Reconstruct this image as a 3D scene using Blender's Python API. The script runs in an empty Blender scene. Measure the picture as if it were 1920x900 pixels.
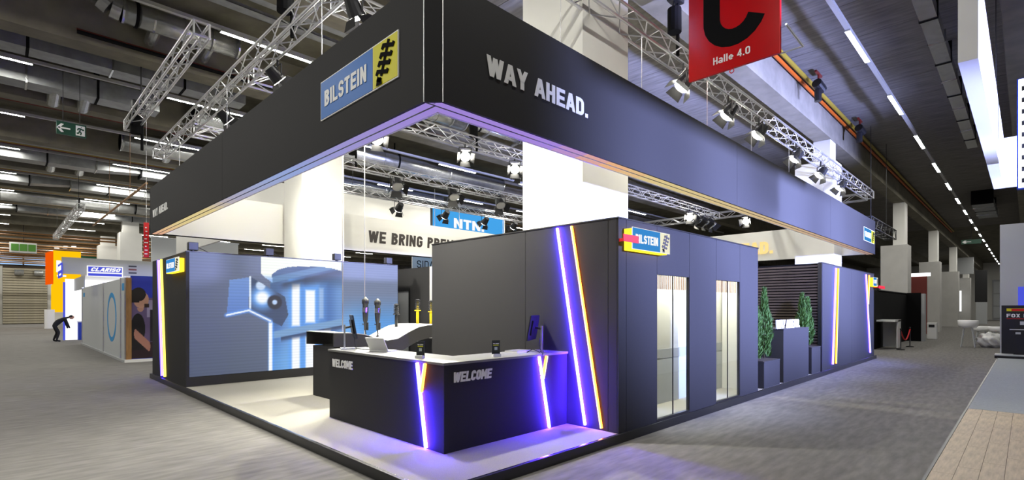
import bpy, bmesh, math, random
from mathutils import Vector, Matrix
random.seed(7)
S = bpy.context.scene
COL = S.collection

# ------------------------------------------------------------------ camera, world, exposure
cam = bpy.data.cameras.new('camera'); camo = bpy.data.objects.new('camera', cam); COL.objects.link(camo)
cam.sensor_width = 36; cam.lens = 967/1920*36; cam.shift_y = 128/1920; cam.clip_end = 400; cam.clip_start = 0.05
camo.location = (-2.914, -3.984, 1.87); camo.rotation_euler = (math.pi/2, 0, -math.pi/4)
S.camera = camo
W = bpy.data.worlds.new('world'); S.world = W; W.use_nodes = True
W.node_tree.nodes['Background'].inputs[0].default_value = (0.95, 0.95, 0.95, 1)
W.node_tree.nodes['Background'].inputs[1].default_value = 0.19
vs = S.view_settings; vs.view_transform = 'Standard'; vs.look = 'None'; vs.gamma = 1; vs.use_curve_mapping = False
vs.exposure = 0.0
S.cycles.max_bounces = 8; S.cycles.diffuse_bounces = 4; S.cycles.glossy_bounces = 3; S.cycles.transparent_max_bounces = 12
S.cycles.sample_clamp_indirect = 6.0; S.cycles.caustics_reflective = False; S.cycles.caustics_refractive = False
WASH = 24000.0        # power of the added blue wash lamps, out of view across the aisle
HALL = 170.0          # radiance of the hall's fluorescent tubes

def area(name, loc, size, energy, color, rot=(0, 0, 0), size_y=None, spread=180, parent=None):
    l = bpy.data.lights.new(name, 'AREA'); l.energy = energy; l.color = color; l.size = size
    l.shape = 'RECTANGLE'; l.size_y = size_y or size; l.spread = math.radians(spread)
    o = bpy.data.objects.new(name, l); COL.objects.link(o); o.location = loc; o.rotation_euler = rot
    if parent: o.parent = parent
    return o
def spot(name, loc, target, energy, color, angle=60, blend=.5, radius=.08, parent=None):
    l = bpy.data.lights.new(name, 'SPOT'); l.energy = energy; l.color = color
    l.spot_size = math.radians(angle); l.spot_blend = blend; l.shadow_soft_size = radius
    o = bpy.data.objects.new(name, l); COL.objects.link(o); o.location = loc
    o.rotation_euler = (Vector(target)-Vector(loc)).to_track_quat('-Z', 'Y').to_euler()
    return o

# ------------------------------------------------------------------ materials
M = {}
def lin(c):
    f = lambda v: v/12.92 if v <= .04045 else ((v+.055)/1.055)**2.4
    return tuple(f(v/255) for v in c)
def mat(name, rgb, rough=.6, metal=0, spec=.4, noise=0, nscale=30, bump=0, bscale=200, stretch=None):
    if name in M: return M[name]
    m = bpy.data.materials.new(name); m.use_nodes = True; M[name] = m
    nt = m.node_tree; b = nt.nodes['Principled BSDF']
    b.inputs['Roughness'].default_value = rough; b.inputs['Metallic'].default_value = metal
    b.inputs['Specular IOR Level'].default_value = spec
    c = (*rgb, 1); b.inputs['Base Color'].default_value = c
    if noise or bump:
        tc = nt.nodes.new('ShaderNodeTexCoord'); mp = nt.nodes.new('ShaderNodeMapping')
        nt.links.new(tc.outputs['Object'], mp.inputs['Vector'])
        if stretch: mp.inputs['Scale'].default_value = stretch
    if noise:
        n = nt.nodes.new('ShaderNodeTexNoise'); n.inputs['Scale'].default_value = nscale; n.inputs['Detail'].default_value = 5
        nt.links.new(mp.outputs[0], n.inputs['Vector'])
        r = nt.nodes.new('ShaderNodeMapRange'); r.inputs[1].default_value = .25; r.inputs[2].default_value = .75
        r.inputs[3].default_value = 1-noise; r.inputs[4].default_value = 1+noise
        nt.links.new(n.outputs['Fac'], r.inputs[0])
        x = nt.nodes.new('ShaderNodeVectorMath'); x.operation = 'SCALE'; x.inputs[0].default_value = rgb
        nt.links.new(r.outputs[0], x.inputs['Scale']); nt.links.new(x.outputs[0], b.inputs['Base Color'])
    if bump:
        n2 = nt.nodes.new('ShaderNodeTexNoise'); n2.inputs['Scale'].default_value = bscale; n2.inputs['Detail'].default_value = 3
        nt.links.new(mp.outputs[0], n2.inputs['Vector'])
        bp = nt.nodes.new('ShaderNodeBump'); bp.inputs['Strength'].default_value = bump; bp.inputs['Distance'].default_value = .01
        nt.links.new(n2.outputs['Fac'], bp.inputs['Height']); nt.links.new(bp.outputs[0], b.inputs['Normal'])
    return m
def emit(name, rgb, strength=1.0):
    if name in M: return M[name]
    m = bpy.data.materials.new(name); m.use_nodes = True; M[name] = m
    nt = m.node_tree; nt.nodes.clear(); e = nt.nodes.new('ShaderNodeEmission'); o = nt.nodes.new('ShaderNodeOutputMaterial')
    e.inputs[0].default_value = (*rgb, 1); e.inputs[1].default_value = strength; nt.links.new(e.outputs[0], o.inputs[0])
    return m
def painted(name, glow=0.0):                                   # colours read from the mesh: a screen's picture, a printed poster
    m = bpy.data.materials.new(name); m.use_nodes = True; M[name] = m
    nt = m.node_tree; b = nt.nodes['Principled BSDF']; a = nt.nodes.new('ShaderNodeAttribute'); a.attribute_name = 'Col'
    if glow:
        b.inputs['Base Color'].default_value = (.01, .01, .012, 1); b.inputs['Roughness'].default_value = .5
        nt.links.new(a.outputs['Color'], b.inputs['Emission Color']); b.inputs['Emission Strength'].default_value = glow
    else:
        nt.links.new(a.outputs['Color'], b.inputs['Base Color']); b.inputs['Roughness'].default_value = .5
    return m
def glass(name, tint=(.93, .96, .95), refl=.05):
    m = bpy.data.materials.new(name); m.use_nodes = True; M[name] = m
    nt = m.node_tree; nt.nodes.clear(); o = nt.nodes.new('ShaderNodeOutputMaterial')
    t = nt.nodes.new('ShaderNodeBsdfTransparent'); t.inputs[0].default_value = (*tint, 1)
    g = nt.nodes.new('ShaderNodeBsdfGlossy'); g.inputs['Roughness'].default_value = .02
    f = nt.nodes.new('ShaderNodeLayerWeight'); pw = nt.nodes.new('ShaderNodeMath'); pw.operation = 'POWER'; pw.inputs[1].default_value = 4
    nt.links.new(f.outputs['Facing'], pw.inputs[0]); ma = nt.nodes.new('ShaderNodeMath'); ma.operation = 'MULTIPLY_ADD'; ma.inputs[1].default_value = .5; ma.inputs[2].default_value = refl
    x = nt.nodes.new('ShaderNodeMixShader'); nt.links.new(pw.outputs[0], ma.inputs[0]); nt.links.new(ma.outputs[0], x.inputs[0])
    nt.links.new(t.outputs[0], x.inputs[1]); nt.links.new(g.outputs[0], x.inputs[2]); nt.links.new(x.outputs[0], o.inputs[0])
    return m

mat('charcoal', (.034, .0335, .035), .72, spec=.16, noise=.10, nscale=140, bump=.05, bscale=400)
mat('charcoal_top', (.20, .20, .19), .38, spec=.4, noise=.04, nscale=60)
mat('black', (.006, .006, .0065), .9, spec=.1)
mat('black_trim', (.014, .014, .015), .35)
mat('black_plastic', (.012, .012, .013), .4)
mat('white_panel', (.80, .79, .74), .6)
mat('white_gloss', (.85, .85, .84), .3)
mat('off_white', (.68, .67, .62), .6)
mat('grey_panel', (.42, .43, .44), .6)
mat('light_grey', (.55, .57, .58), .6)
mat('aluminium', (.62, .62, .63), .32, metal=.85, noise=.08, nscale=8)
mat('galvanised', (.5, .51, .5), .27, metal=.75, noise=.22, nscale=5)
mat('galvanised_dull', (.30, .31, .31), .5, metal=.5, noise=.2, nscale=4)
mat('concrete', (.145, .135, .10), .85, spec=.2, noise=.28, nscale=1.6, bump=.25, bscale=14)
mat('concrete_beam', (.20, .185, .14), .8, spec=.2, noise=.20, nscale=2.2, bump=.2, bscale=16)
mat('concrete_boards', (.19, .18, .165), .85, spec=.2, noise=.30, nscale=2.5, bump=.3, bscale=10, stretch=(4, .5, 4))
mat('column_paint', (.82, .81, .76), .6, noise=.03, nscale=2)
mat('column_grey', (.55, .54, .51), .7, noise=.05, nscale=2)
mat('hall_carpet', (.205, .197, .185), .95, spec=.1, noise=.22, nscale=7, bump=.35, bscale=260, stretch=(.35, 1.6, 1))
mat('stand_carpet', (.33, .315, .275), .95, spec=.1, noise=.16, nscale=160, bump=.5, bscale=300)
mat('pale_carpet', (.40, .43, .45), .95, spec=.1, noise=.10, nscale=30, bump=.3, bscale=250)
mat('wood_plank', (.50, .40, .275), .5, noise=.26, nscale=4, bump=.05, bscale=40, stretch=(.8, 7, 1))
mat('dark_slat', (.055, .040, .030), .5, noise=.3, nscale=8, stretch=(1, .4, 4))
mat('logo_blue', lin((20, 108, 196)), .45)
mat('logo_yellow', lin((222, 215, 20)), .45)
mat('letter_white', (.92, .92, .91), .5)
mat('letter_dark', (.035, .028, .025), .6)
mat('sign_red', lin((190, 8, 14)), .22, spec=.5)
mat('red', lin((215, 12, 24)), .5)
mat('pipe_yellow', lin((150, 130, 40)), .5)
mat('pipe_white', (.42, .42, .40), .5)
mat('pipe_orange', lin((190, 90, 20)), .5)
mat('pipe_red', lin((110, 35, 25)), .5)
mat('exit_green', lin((10, 70, 50)), .5)
mat('pictogram_green', lin((90, 150, 60)), .5)
mat('dark_metal', (.03, .03, .032), .45, metal=.3)
mat('rubber', (.012, .012, .012), .7)
mat('foliage', lin((66, 100, 42)), .6, noise=.45, nscale=9)
mat('stem', (.05, .035, .02), .8)
mat('soil', (.02, .014, .01), .9)
mat('chrome', (.7, .7, .72), .18, metal=1)
mat('spring_yellow', lin((230, 200, 10)), .4)
mat('screen_black', (.006, .006, .008), .12)
mat('shutter', (.42, .38, .28), .55, noise=.1, nscale=3)
mat('blue_print', lin((28, 60, 170)), .5)
mat('sky_blue_print', lin((40, 150, 215)), .5)
mat('skin', lin((190, 140, 112)), .6)
mat('cloth_dark', (.012, .012, .014), .9)
mat('cloth_jeans', (.02, .025, .06), .9)
mat('hair', (.012, .009, .007), .7)
mat('timber', lin((150, 112, 70)), .6, noise=.25, nscale=6, stretch=(6, 6, .5))
emit('tube_light', (1.0, .975, .90), HALL)
emit('lamp_face', (1, .96, .84), 60)
emit('blue_core', (.50, .55, 1.0), 3.2); emit('blue_side', (.06, .02, 1.0), 420)
emit('orange_core', (1.0, .72, .42), 2.6); emit('orange_side', (1.0, .22, .02), 14)
emit('violet_core', (.22, .17, 1.0), 1.6); emit('blue_soft', (.05, .02, 1.0), 40); emit('orange_soft', (1.0, .25, .02), 4)
emit('yellow_core', (1.0, .80, .12), 2.2); emit('yellow_glow', (1.0, .62, .02), 3.0)
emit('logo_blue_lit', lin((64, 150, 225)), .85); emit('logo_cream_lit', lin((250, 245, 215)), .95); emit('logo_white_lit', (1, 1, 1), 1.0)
emit('warm_letter', (1.0, .72, .28), 1.1)
emit('ntn_blue', lin((70, 165, 235)), 1.0)
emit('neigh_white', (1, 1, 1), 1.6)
emit('sign_orange', lin((255, 190, 10)), 1.1); emit('sign_red_orange', lin((240, 90, 10)), 1.0)
emit('sign_blue', lin((80, 90, 225)), .9)
emit('daylight', lin((165, 205, 250)), 1.0)
emit('screen_white', (.95, .97, 1.0), 3.0)
glass('pane_glass')
painted('video_picture', 1.0); painted('poster_print')

# ------------------------------------------------------------------ mesh helpers
class MB:
    def __init__(s): s.v = []; s.f = []; s.mi = []
    def add(s, v, f, mi=0):
        k = len(s.v); s.v += [tuple(p) for p in v]; s.f += [tuple(i+k for i in q) for q in f]; s.mi += [mi]*len(f); return s
    def box(s, a, b, mi=0):
        x0, y0, z0 = (min(a[i], b[i]) for i in range(3)); x1, y1, z1 = (max(a[i], b[i]) for i in range(3))
        return s.add([(x0,y0,z0),(x1,y0,z0),(x1,y1,z0),(x0,y1,z0),(x0,y0,z1),(x1,y0,z1),(x1,y1,z1),(x0,y1,z1)],
                     [(0,3,2,1),(4,5,6,7),(0,1,5,4),(1,2,6,5),(2,3,7,6),(3,0,4,7)], mi)
    def obox(s, c, u, v, w, mi=0):                             # oriented box: centre and three half-vectors
        c, u, v, w = map(Vector, (c, u, v, w)); p = []
        for k in (-1, 1):
            for i, j in ((-1,-1),(1,-1),(1,1),(-1,1)): p.append(c+u*i+v*j+w*k)
        return s.add(p, [(0,3,2,1),(4,5,6,7),(0,1,5,4),(1,2,6,5),(2,3,7,6),(3,0,4,7)], mi)
    def tube(s, a, b, r, n=8, r2=None, cap=True, mi=0):
        a, b = Vector(a), Vector(b); d = (b-a)
        if d.length < 1e-6: return s
        q = d.to_track_quat('Z', 'Y'); r2 = r if r2 is None else r2; p = []
        for o, rr in ((a, r), (b, r2)):
            for i in range(n):
                t = 2*math.pi*i/n; p.append(o + q @ Vector((math.cos(t)*rr, math.sin(t)*rr, 0)))
        f = [(i, (i+1) % n, n+(i+1) % n, n+i) for i in range(n)]
        if cap: f += [tuple(range(n-1, -1, -1)), tuple(range(n, 2*n))]
        return s.add(p, f, mi)
    def path(s, pts, r, n=6, mi=0):
        for a, b in zip(pts, pts[1:]): s.tube(a, b, r, n, mi=mi)
        return s
    def lathe(s, prof, n=20, c=(0,0,0), mi=0):
        c = Vector(c); p = []; m = len(prof)
        for i in range(n):
            t = 2*math.pi*i/n
            for r, z in prof: p.append(c+Vector((r*math.cos(t), r*math.sin(t), z)))
        f = [(i*m+j, ((i+1) % n)*m+j, ((i+1) % n)*m+j+1, i*m+j+1) for i in range(n) for j in range(m-1)]
        return s.add(p, f, mi)
    def prism(s, poly, d, mi=0):                               # polygon of 3-D points pushed along d
        n = len(poly); d = Vector(d); p = [Vector(q) for q in poly]; p += [q+d for q in p]
        return s.add(p, [tuple(range(n-1,-1,-1)), tuple(range(n,2*n))]+[(i,(i+1)%n,n+(i+1)%n,n+i) for i in range(n)], mi)
    def mesh(s, name):
        m = bpy.data.meshes.new(name); m.from_pydata(s.v, [], s.f); m.update(); return m

def link(name, me, mats, parent=None, smooth=False):
    if not isinstance(mats, (list, tuple)): mats = [mats]
    o = bpy.data.objects.new(name, me); COL.objects.link(o)
    if not me.materials:
        for k in mats: me.materials.append(M[k] if isinstance(k, str) else k)
    if smooth:
        for p in me.polygons: p.use_smooth = True
    if parent: o.parent = parent; o.matrix_parent_inverse = parent.matrix_world.inverted() if False else Matrix.Translation(-parent.location)
    return o
def obj(name, mb, mats, parent=None, smooth=False):
    me = mb.mesh(name); o = link(name, me, mats, parent, smooth)
    if len(set(mb.mi)) > 1: me.polygons.foreach_set('material_index', mb.mi)
    bm = bmesh.new(); bm.from_mesh(me); bmesh.ops.recalc_face_normals(bm, faces=bm.faces); bm.to_mesh(me); bm.free()
    return o
def bx(name, a, b, m, parent=None, bevel=0):
    o = obj(name, MB().box(a, b), m, parent)
    if bevel:
        md = o.modifiers.new('bevel', 'BEVEL'); md.width = bevel; md.segments = 2
    return o
def tag(o, label=None, cat=None, group=None, kind=None):
    if label: o['label'] = label
    if cat: o['category'] = cat
    if group: o['group'] = group
    if kind: o['kind'] = kind
    return o
def thing(name, label, cat, loc=(0,0,0), group=None, kind=None):
    o = bpy.data.objects.new(name, None); COL.objects.link(o); o.location = loc; o.empty_display_size = .1
    return tag(o, label, cat, group, kind)
def struct(name, mb, m, parent=None, label=None):
    o = obj(name, mb, m, parent); o['kind'] = 'structure'
    if label: o['label'] = label
    return o

# ------------------------------------------------------------------ lettering: condensed stroke letters
def arc(cx, cy, rx, ry, a0, a1, n=7):
    return [(cx+rx*math.cos(math.radians(a0+(a1-a0)*i/n)), cy+ry*math.sin(math.radians(a0+(a1-a0)*i/n))) for i in range(n+1)]
def glyph(ch, w, t):
    l, r, b, T, m = t/2, w-t/2, t/2, 1-t/2, w/2
    R = min(.22, (r-l)/2)
    O = [(l, b+R)] + arc(l+R, b+R, R, R, 180, 270)[1:] + arc(r-R, b+R, R, R, 270, 360) + arc(r-R, T-R, R, R, 0, 90) + arc(l+R, T-R, R, R, 90, 180) + [(l, b+R)]
    e = .1
    if ch == 'A': return [[(l*.7,-e),(m-.01,1+e*.2)], [(w-l*.7,-e),(m+.01,1+e*.2)], [(w*.24,.30),(w*.76,.30)]]
    if ch == 'B': return [[(l,0),(l,1)], [(l,T),(r-R,T)]+arc(r-R,.755,R*.95,T-.755,90,-90)+[(l,.51)], [(r-R,.51)]+arc(r-R,(b+.51)/2,R,(.51-b)/2,90,-90)+[(l,b)]]
    if ch == 'C': return [arc(r-R,T-R,R,R,-15,90)+arc(l+R,T-R,R,R,90,180)+arc(l+R,b+R,R,R,180,270)+arc(r-R,b+R,R,R,270,375)]
    if ch == 'D': return [[(l,0),(l,1)], [(l,T),(r-R,T)]+arc(r-R,T-R,R,R,90,0)+arc(r-R,b+R,R,R,0,-90)+[(l,b)]]
    if ch == 'E': return [[(l,0),(l,1)], [(l,T),(w,T)], [(l,.5),(w*.93,.5)], [(l,b),(w,b)]]
    if ch == 'F': return [[(l,0),(l,1)], [(l,T),(w,T)], [(l,.5),(w*.93,.5)]]
    if ch == 'G': return [arc(r-R,T-R,R,R,-10,90)+arc(l+R,T-R,R,R,90,180)+arc(l+R,b+R,R,R,180,270)+arc(r-R,b+R,R,R,270,360)+[(r,.5)], [(m,.48),(w,.48)]]
    if ch == 'H': return [[(l,0),(l,1)], [(r,0),(r,1)], [(l,.5),(r,.5)]]
    if ch == 'I': return [[(m,0),(m,1)]]
    if ch == 'K': return [[(l,0),(l,1)], [(l,.4),(r,1+e)], [(l+.1,.5),(r,-e)]]
    if ch == 'L': return [[(l,0),(l,1)], [(l,b),(w,b)]]
    if ch == 'M': return [[(l,0),(l,1)], [(r,0),(r,1)], [(l*.9,1+e),(m,.28)], [(w-l*.9,1+e),(m,.28)]]
    if ch == 'N': return [[(l,0),(l,1)], [(r,0),(r,1)], [(l,1+e*.5),(r,-e*.5)]]
    if ch in 'O0': return [O]
    if ch == 'P': return [[(l,0),(l,1)], [(l,T),(r-R,T)]+arc(r-R,.73,R,T-.73,90,-90)+[(l,.46)]]
    if ch == 'R': return [[(l,0),(l,1)], [(l,T),(r-R,T)]+arc(r-R,.73,R,T-.73,90,-90)+[(l,.46)], [(m,.48),(r,-e)]]
    if ch == 'S': return [arc(r-R,T-R,R,R,-5,90)+arc(l+R,T-R,R,R,90,180)+arc(l+R,.5+R*.9,R,R*.9,180,250,4)+arc(r-R,.5-R*.9,R,R*.9,70,0,4)+arc(r-R,b+R,R,R,0,-90)+arc(l+R,b+R,R,R,270,175)]
    if ch == 'T': return [[(m,0),(m,1)], [(0,T),(w,T)]]
    if ch == 'U': return [[(l,1)]+arc(l+R,b+R,R,R,180,270)+arc(r-R,b+R,R,R,270,360)+[(r,1)]]
    if ch == 'V': return [[(l*.8,1+e),(m,-e*.2)], [(w-l*.8,1+e),(m,-e*.2)]]
    if ch == 'W': return [[(l*.7,1+e),(w*.29,-e)], [(w*.29,-e),(m,.95)], [(m,.95),(w*.71,-e)], [(w*.71,-e),(w-l*.7,1+e)]]
    if ch == 'X': return [[(l,-e),(r,1+e)], [(l,1+e),(r,-e)]]
    if ch == 'Y': return [[(m,0),(m,.45)], [(l*.7,1+e),(m,.42)], [(w-l*.7,1+e),(m,.42)]]
    if ch == 'Z': return [[(0,T),(w,T)], [(r,T),(l,b)], [(0,b),(w,b)]]
    if ch == '4': return [[(r-.06,0),(r-.06,1)], [(r-.06,1),(l,.28)], [(0,.28),(w,.28)]]
    if ch == 'a': return [arc(r-.18,.5,.18,.17,0,150,5), [(r,0),(r,.5)], arc(m-.02,.2,m-t/2,.14,20,380,10)]
    if ch == 'l': return [[(m,0),(m,1)]]
    if ch == 'e': return [[(l,.34),(r,.34)]+arc(m,.34,r-m,.27,0,320,10)]
    if ch == '.': return [[(m,0),(m,t*1.15)]]
    if ch == '!': return [[(m,.3),(m,1)], [(m,0),(m,.18)]]
    return []
WID = {'W': 1.45, 'M': 1.25, 'I': .36, '.': .40, ' ': .5, 'l': .36, '!': .4, 'N': 1.05, 'A': 1.06}
def ribbon(mb, pts, half, put, depth, clamp=True, mi=0):
    n = len(pts); P = [Vector((p[0], p[1])) for p in pts]; L = []; Rr = []
    for i in range(n):
        d1 = (P[i]-P[i-1]).normalized() if i else (P[1]-P[0]).normalized()
        d2 = (P[i+1]-P[i]).normalized() if i < n-1 else d1
        if i == 0: d1 = d2
        t = (d1+d2); t = t.normalized() if t.length > 1e-6 else d1
        nn = Vector((-t.y, t.x)); k = half/max(.5, nn.dot(Vector((-d1.y, d1.x))))
        L.append(P[i]+nn*k); Rr.append(P[i]-nn*k)
    cl = (lambda q: (q.x, min(1, max(0, q.y)))) if clamp else (lambda q: (q.x, q.y))
    fr = [put(*cl(q), depth) for q in L+Rr]; bk = [put(*cl(q), 0) for q in L+Rr]
    f = []
    for i in range(n-1):
        f += [(i, i+1, n+i+1, n+i), (i+1, i, 2*n+i, 2*n+i+1), (n+i, n+i+1, 3*n+i+1, 3*n+i)]
    f += [(0, n, 3*n, 2*n), (n-1, 2*n-1, 4*n-1, 3*n-1)]
    mb.add(fr+bk, f, mi)
def text(s, o, u, v, n, height, width, m, parent, depth=.006, weight=.19, cw=.56, gap=.10, shear=0, name='letter'):
    o, u, v, n = map(Vector, (o, u, v, n)); tot = sum(cw*WID.get(c, 1)+gap for c in s)-gap
    sx = width/(tot*height) if width else 1.0; x = 0
    for c in s:
        w = cw*WID.get(c, 1); strokes = glyph(c, w, weight)
        if strokes:
            mb = MB(); put = lambda a, b, d, x=x: o+u*((x+a+shear*b)*height*sx)+v*(b*height)+n*(d+.002)
            for i, st in enumerate(strokes): ribbon(mb, st, weight/2, put, depth*(1+.12*i))
            link(name, mb.mesh(name), m, parent)
        x += w+gap
def logo(parent, o, u, v, n, wid, hei, split, mb_, my, mw, mk, depth=.012, border=.012):
    """blue panel with the name, yellow panel with the coil-spring mark"""
    o, u, v, n = map(Vector, (o, u, v, n))
    def quad(x0, x1, y0, y1, d0, d1):
        return MB().obox(o+u*((x0+x1)/2)+v*((y0+y1)/2)+n*((d0+d1)/2), u*((x1-x0)/2), v*((y1-y0)/2), n*((d1-d0)/2))
    obj('border_panel', quad(0, wid, 0, hei, 0, depth), mw, parent)
    e = border
    np_ = obj('name_panel', quad(e, split-e/2, e, hei-e, depth, depth+.004), mb_, parent)
    sp_ = obj('spring_panel', quad(split+e/2, wid-e, e, hei-e, depth, depth+.004), my, parent)
    nn = depth+.004
    text('BILSTEIN', o+u*(split*.10)+v*(hei*.30)+n*nn, u, v, n, hei*.40, split*.80, mw, np_, depth=.004, weight=.2)
    mb = MB(); pw = wid-split; put = lambda a, b, d: o+u*(split+pw*a)+v*(hei*b)+n*(nn+.002+d)
    ribbon(mb, [(.36,.22),(.66,.92)], .045, put, .004, False)
    put0 = put; put = lambda a, b, d: put0(a, b, d*1.5)
    for k, (cx, cy) in enumerate(((.62,.80),(.54,.63),(.47,.47),(.39,.30))):
        ribbon(mb, [(cx-.22,cy-.02),(cx-.17,cy+.055),(cx+.02,cy),(cx+.20,cy-.055),(cx+.24,cy+.0)], .042, put, .004, False)
    ribbon(mb, [(.20,.20),(.36,.12)], .05, put, .004, False)
    mb.add([put(.16,.04,.004), put(.40,.04,.004), put(.36,.2,.004), put(.2,.2,.004)], [(0,1,2,3)])
    link('spring_mark', mb.mesh('spring_mark'), mk, sp_)

def led_line(parent, a, b, n, core, side, w=.011, proud=.040, name='light_strip'):
    """a slim LED profile: pale diffuser in front, coloured glow out of its flanks"""
    a, b, n = Vector(a), Vector(b), Vector(n); d = (b-a); sv = d.normalized().cross(n)*w
    p = [a-sv, a+sv, b+sv, b-sv]; q = [x+n*proud for x in p]
    mb = MB(); mb.v = [tuple(x) for x in p+q]
    mb.f = [(4,5,6,7), (0,1,5,4), (2,3,7,6), (1,2,6,5), (3,0,4,7)]; mb.mi = [0, 1, 1, 1, 1]
    return obj(name, mb, [core, side], parent)

PX = Vector((1,0,0)); NX = Vector((-1,0,0)); PY = Vector((0,1,0)); NY = Vector((0,-1,0)); UP = Vector((0,0,1))

# ================================================================== the hall
struct('floor', MB().box((-14,-14,-.2), (112,82,0)), 'hall_carpet', label='grey hall carpet of the aisles')
nf = struct('floor_neighbour', MB().box((9.86,-9,0.0), (25,-3.2,.012)), 'pale_carpet', label='pale blue grey carpet of the stand across the aisle')
wf = struct('floor_timber', MB().box((-6,-9,-.01), (9.85,-3.2,.004)), 'black', label='pale timber planks of the stand across the aisle')
mb = MB().box((0,0,0), (1.296,.196,.008)); pk = mb.mesh('plank'); pk.materials.append(M['wood_plank'])
for r in range(8):
    for k in range(8):
        x0 = 9.85-1.3*(k+1)+((r % 3)*.43)
        if x0+1.296 > 9.9: x0 -= 0
        o = bpy.data.objects.new('plank', pk); COL.objects.link(o); o.parent = wf
        if x0+1.296 > 9.85: o.scale.x = (9.85-x0)/1.296
        o.location = (x0, -3.2-.2*(r+1), .004)
struct('trim_1', MB().box((-6,-3.2,0), (25,-3.17,.016)), 'black_trim', label='dark edging along the floor across the aisle')
# ceiling: slab, beams, board panels
ceil = struct('ceiling', MB().box((-14,-14,9.2), (112,82,9.5)), 'concrete', label='raw concrete hall ceiling')
mb = MB().box((0,0,0), (1.93,4.66,.06)); sp = mb.mesh('slab_panel'); sp.materials.append(M['concrete_boards'])
for y0 in (-3.56, 1.71):
    for k in range(30):
        o = bpy.data.objects.new('slab_panel', sp); COL.objects.link(o); o.parent = ceil; o.location = (-.2+1.95*k, y0, 9.15)
BEAM_Y = [1.12+5.27*n for n in range(-2, 15)]
for i, y in enumerate(BEAM_Y):
    b = struct('beam', MB().box((-14,y,8.1), (110,y+.56,9.2)), 'concrete_beam')
    b['label'] = 'concrete ceiling beam over the right half of the stand' if i == 2 else 'concrete ceiling beam crossing the hall, one of the parallel row'; b['group'] = 'hall beams'
COLS = [(3.6,.96), (18.65,1.0), (34.6,.96), (50.1,.96), (65.6,.96), (81,.96), (3.34,10.87), (3.3,41.6), (3.3,52.3)]
for i, (x, y) in enumerate(COLS):
    t = thing('column', ['white clad column rising out of the entrance cabin', 'white clad column rising out of the far right block', 'grey clad column just behind the far right block',
        'pale column farther down the right aisle', 'pale column second from the end of the aisle', 'last pale column down the right aisle', 'white clad column rising behind the video wall'][i] if i < 7 else 'pale hall column in the distance', None, (x,y,0), kind='structure')
    g = 'column_paint' if i in (0,1,6) or i > 6 else 'column_grey'
    z0 = .125 if i in (0, 1, 6) else 0
    top = 5.6 if i in (2,3,4,5) else 7.3
    cw = 1.08 if i == 1 else 1.3
    bx('cladding', (x,y,z0), (x+cw,y+1.3,top), g, t)
    bx('shaft', (x+.16,y+.16,top), (x+cw-.16,y+.72,8.1), 'column_paint', t)
# hall walls far away
struct('wall_far', MB().box((-14,81,0), (112,81.4,9.2)), 'off_white', label='far end wall of the hall')
struct('wall_end', MB().box((110,-14,0), (110.4,82,9.2)), 'off_white', label='end wall of the right aisle')
struct('wall_left', MB().box((-14.4,20,0), (-14,82,9.2)), 'concrete', label='left side wall of the hall')

# fluorescent rows: rail + tubes
ROWS = [-.99, 4.3, 9.43, 14.8, 20.1, 25.2, 30.6, 35.7, 41.2, 46.3, 51.6, 57, 62.3, 67.6, 72.9, 78]
tb = MB().box((0,-.05,0), (2.15,.05,.05)).mesh('tube'); tb.materials.append(M['pipe_white']); tb.materials.append(M['tube_light']); tb.polygons[0].material_index = 1
names = ['over the right aisle', 'over the reception', 'first on the left over the stand', 'second on the left, beside the exit sign', 'third on the left', 'fourth on the left', 'fifth on the left', 'sixth on the left', 'seventh on the left', 'eighth on the left', 'ninth on the left', 'tenth on the left', 'fourth from the far wall', 'third from the far wall', 'second from the far wall', 'nearest the far wall']
for y, nm in zip(ROWS, names):
    t = thing('light_row', 'long row of fluorescent tubes under the ceiling, '+nm, 'light', (0,y,8.4), 'hall light rows')
    bx('rail', (-10,y-.05,8.42), (108 if y < 0 else 42,y+.05,8.5), 'pipe_white', t)
    k0, k1 = (-2, 20) if y < 0 else (-2, 6)
    for k in range(k0, k1):
        o = bpy.data.objects.new('tube', tb); COL.objects.link(o); o.parent = t; o.location = (.82+5.2*k, 0, -.03)

# ---- ducts, pipes, trays
def flange(mb, x, y, z, r):
    mb.tube((x-.02,y,z), (x+.02,y,z), r, 20)
def round_duct(label, y, z, r, x0, x1, stubs=(), elbow=None, cat='duct', m='galvanised', hang=()):
    t = thing('air_duct', label, cat, (x0,y,z), 'ventilation ducts')
    obj('duct_pipe', MB().tube((x0,y,z), (x1,y,z), r, 24), m, t, True)
    for x in [x0+.02]+[x0+(x1-x0)*k/4 for k in (1,2,3)]+[x1-.02]:
        mb = MB(); flange(mb, x, y, z, r+.018); obj('seam_ring', mb, m, t)
    for x in stubs:
        obj('branch_stub', MB().tube((x,y+r*.6,z-.05), (x,y+r+.62,z-.15), r*.52, 16), m, t)
    if elbow:
        mb = MB(); pts = [(x0,y,z)]+[(x0-.45*math.sin(a), y, z+.45*(1-math.cos(a))) for a in (.4,.8,1.2,1.57)]+[(x0-.45,y,9.2)]
        mb.path(pts, r, 20); obj('elbow', mb, m, t)
    for x in hang:
        obj('hanger_band', MB().tube((x-.03,y,z), (x+.03,y,z), r+.03, 20).box((x-.02,y-.02,z+r), (x+.02,y+.02,9.2)), 'black', t)
    return t
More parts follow.
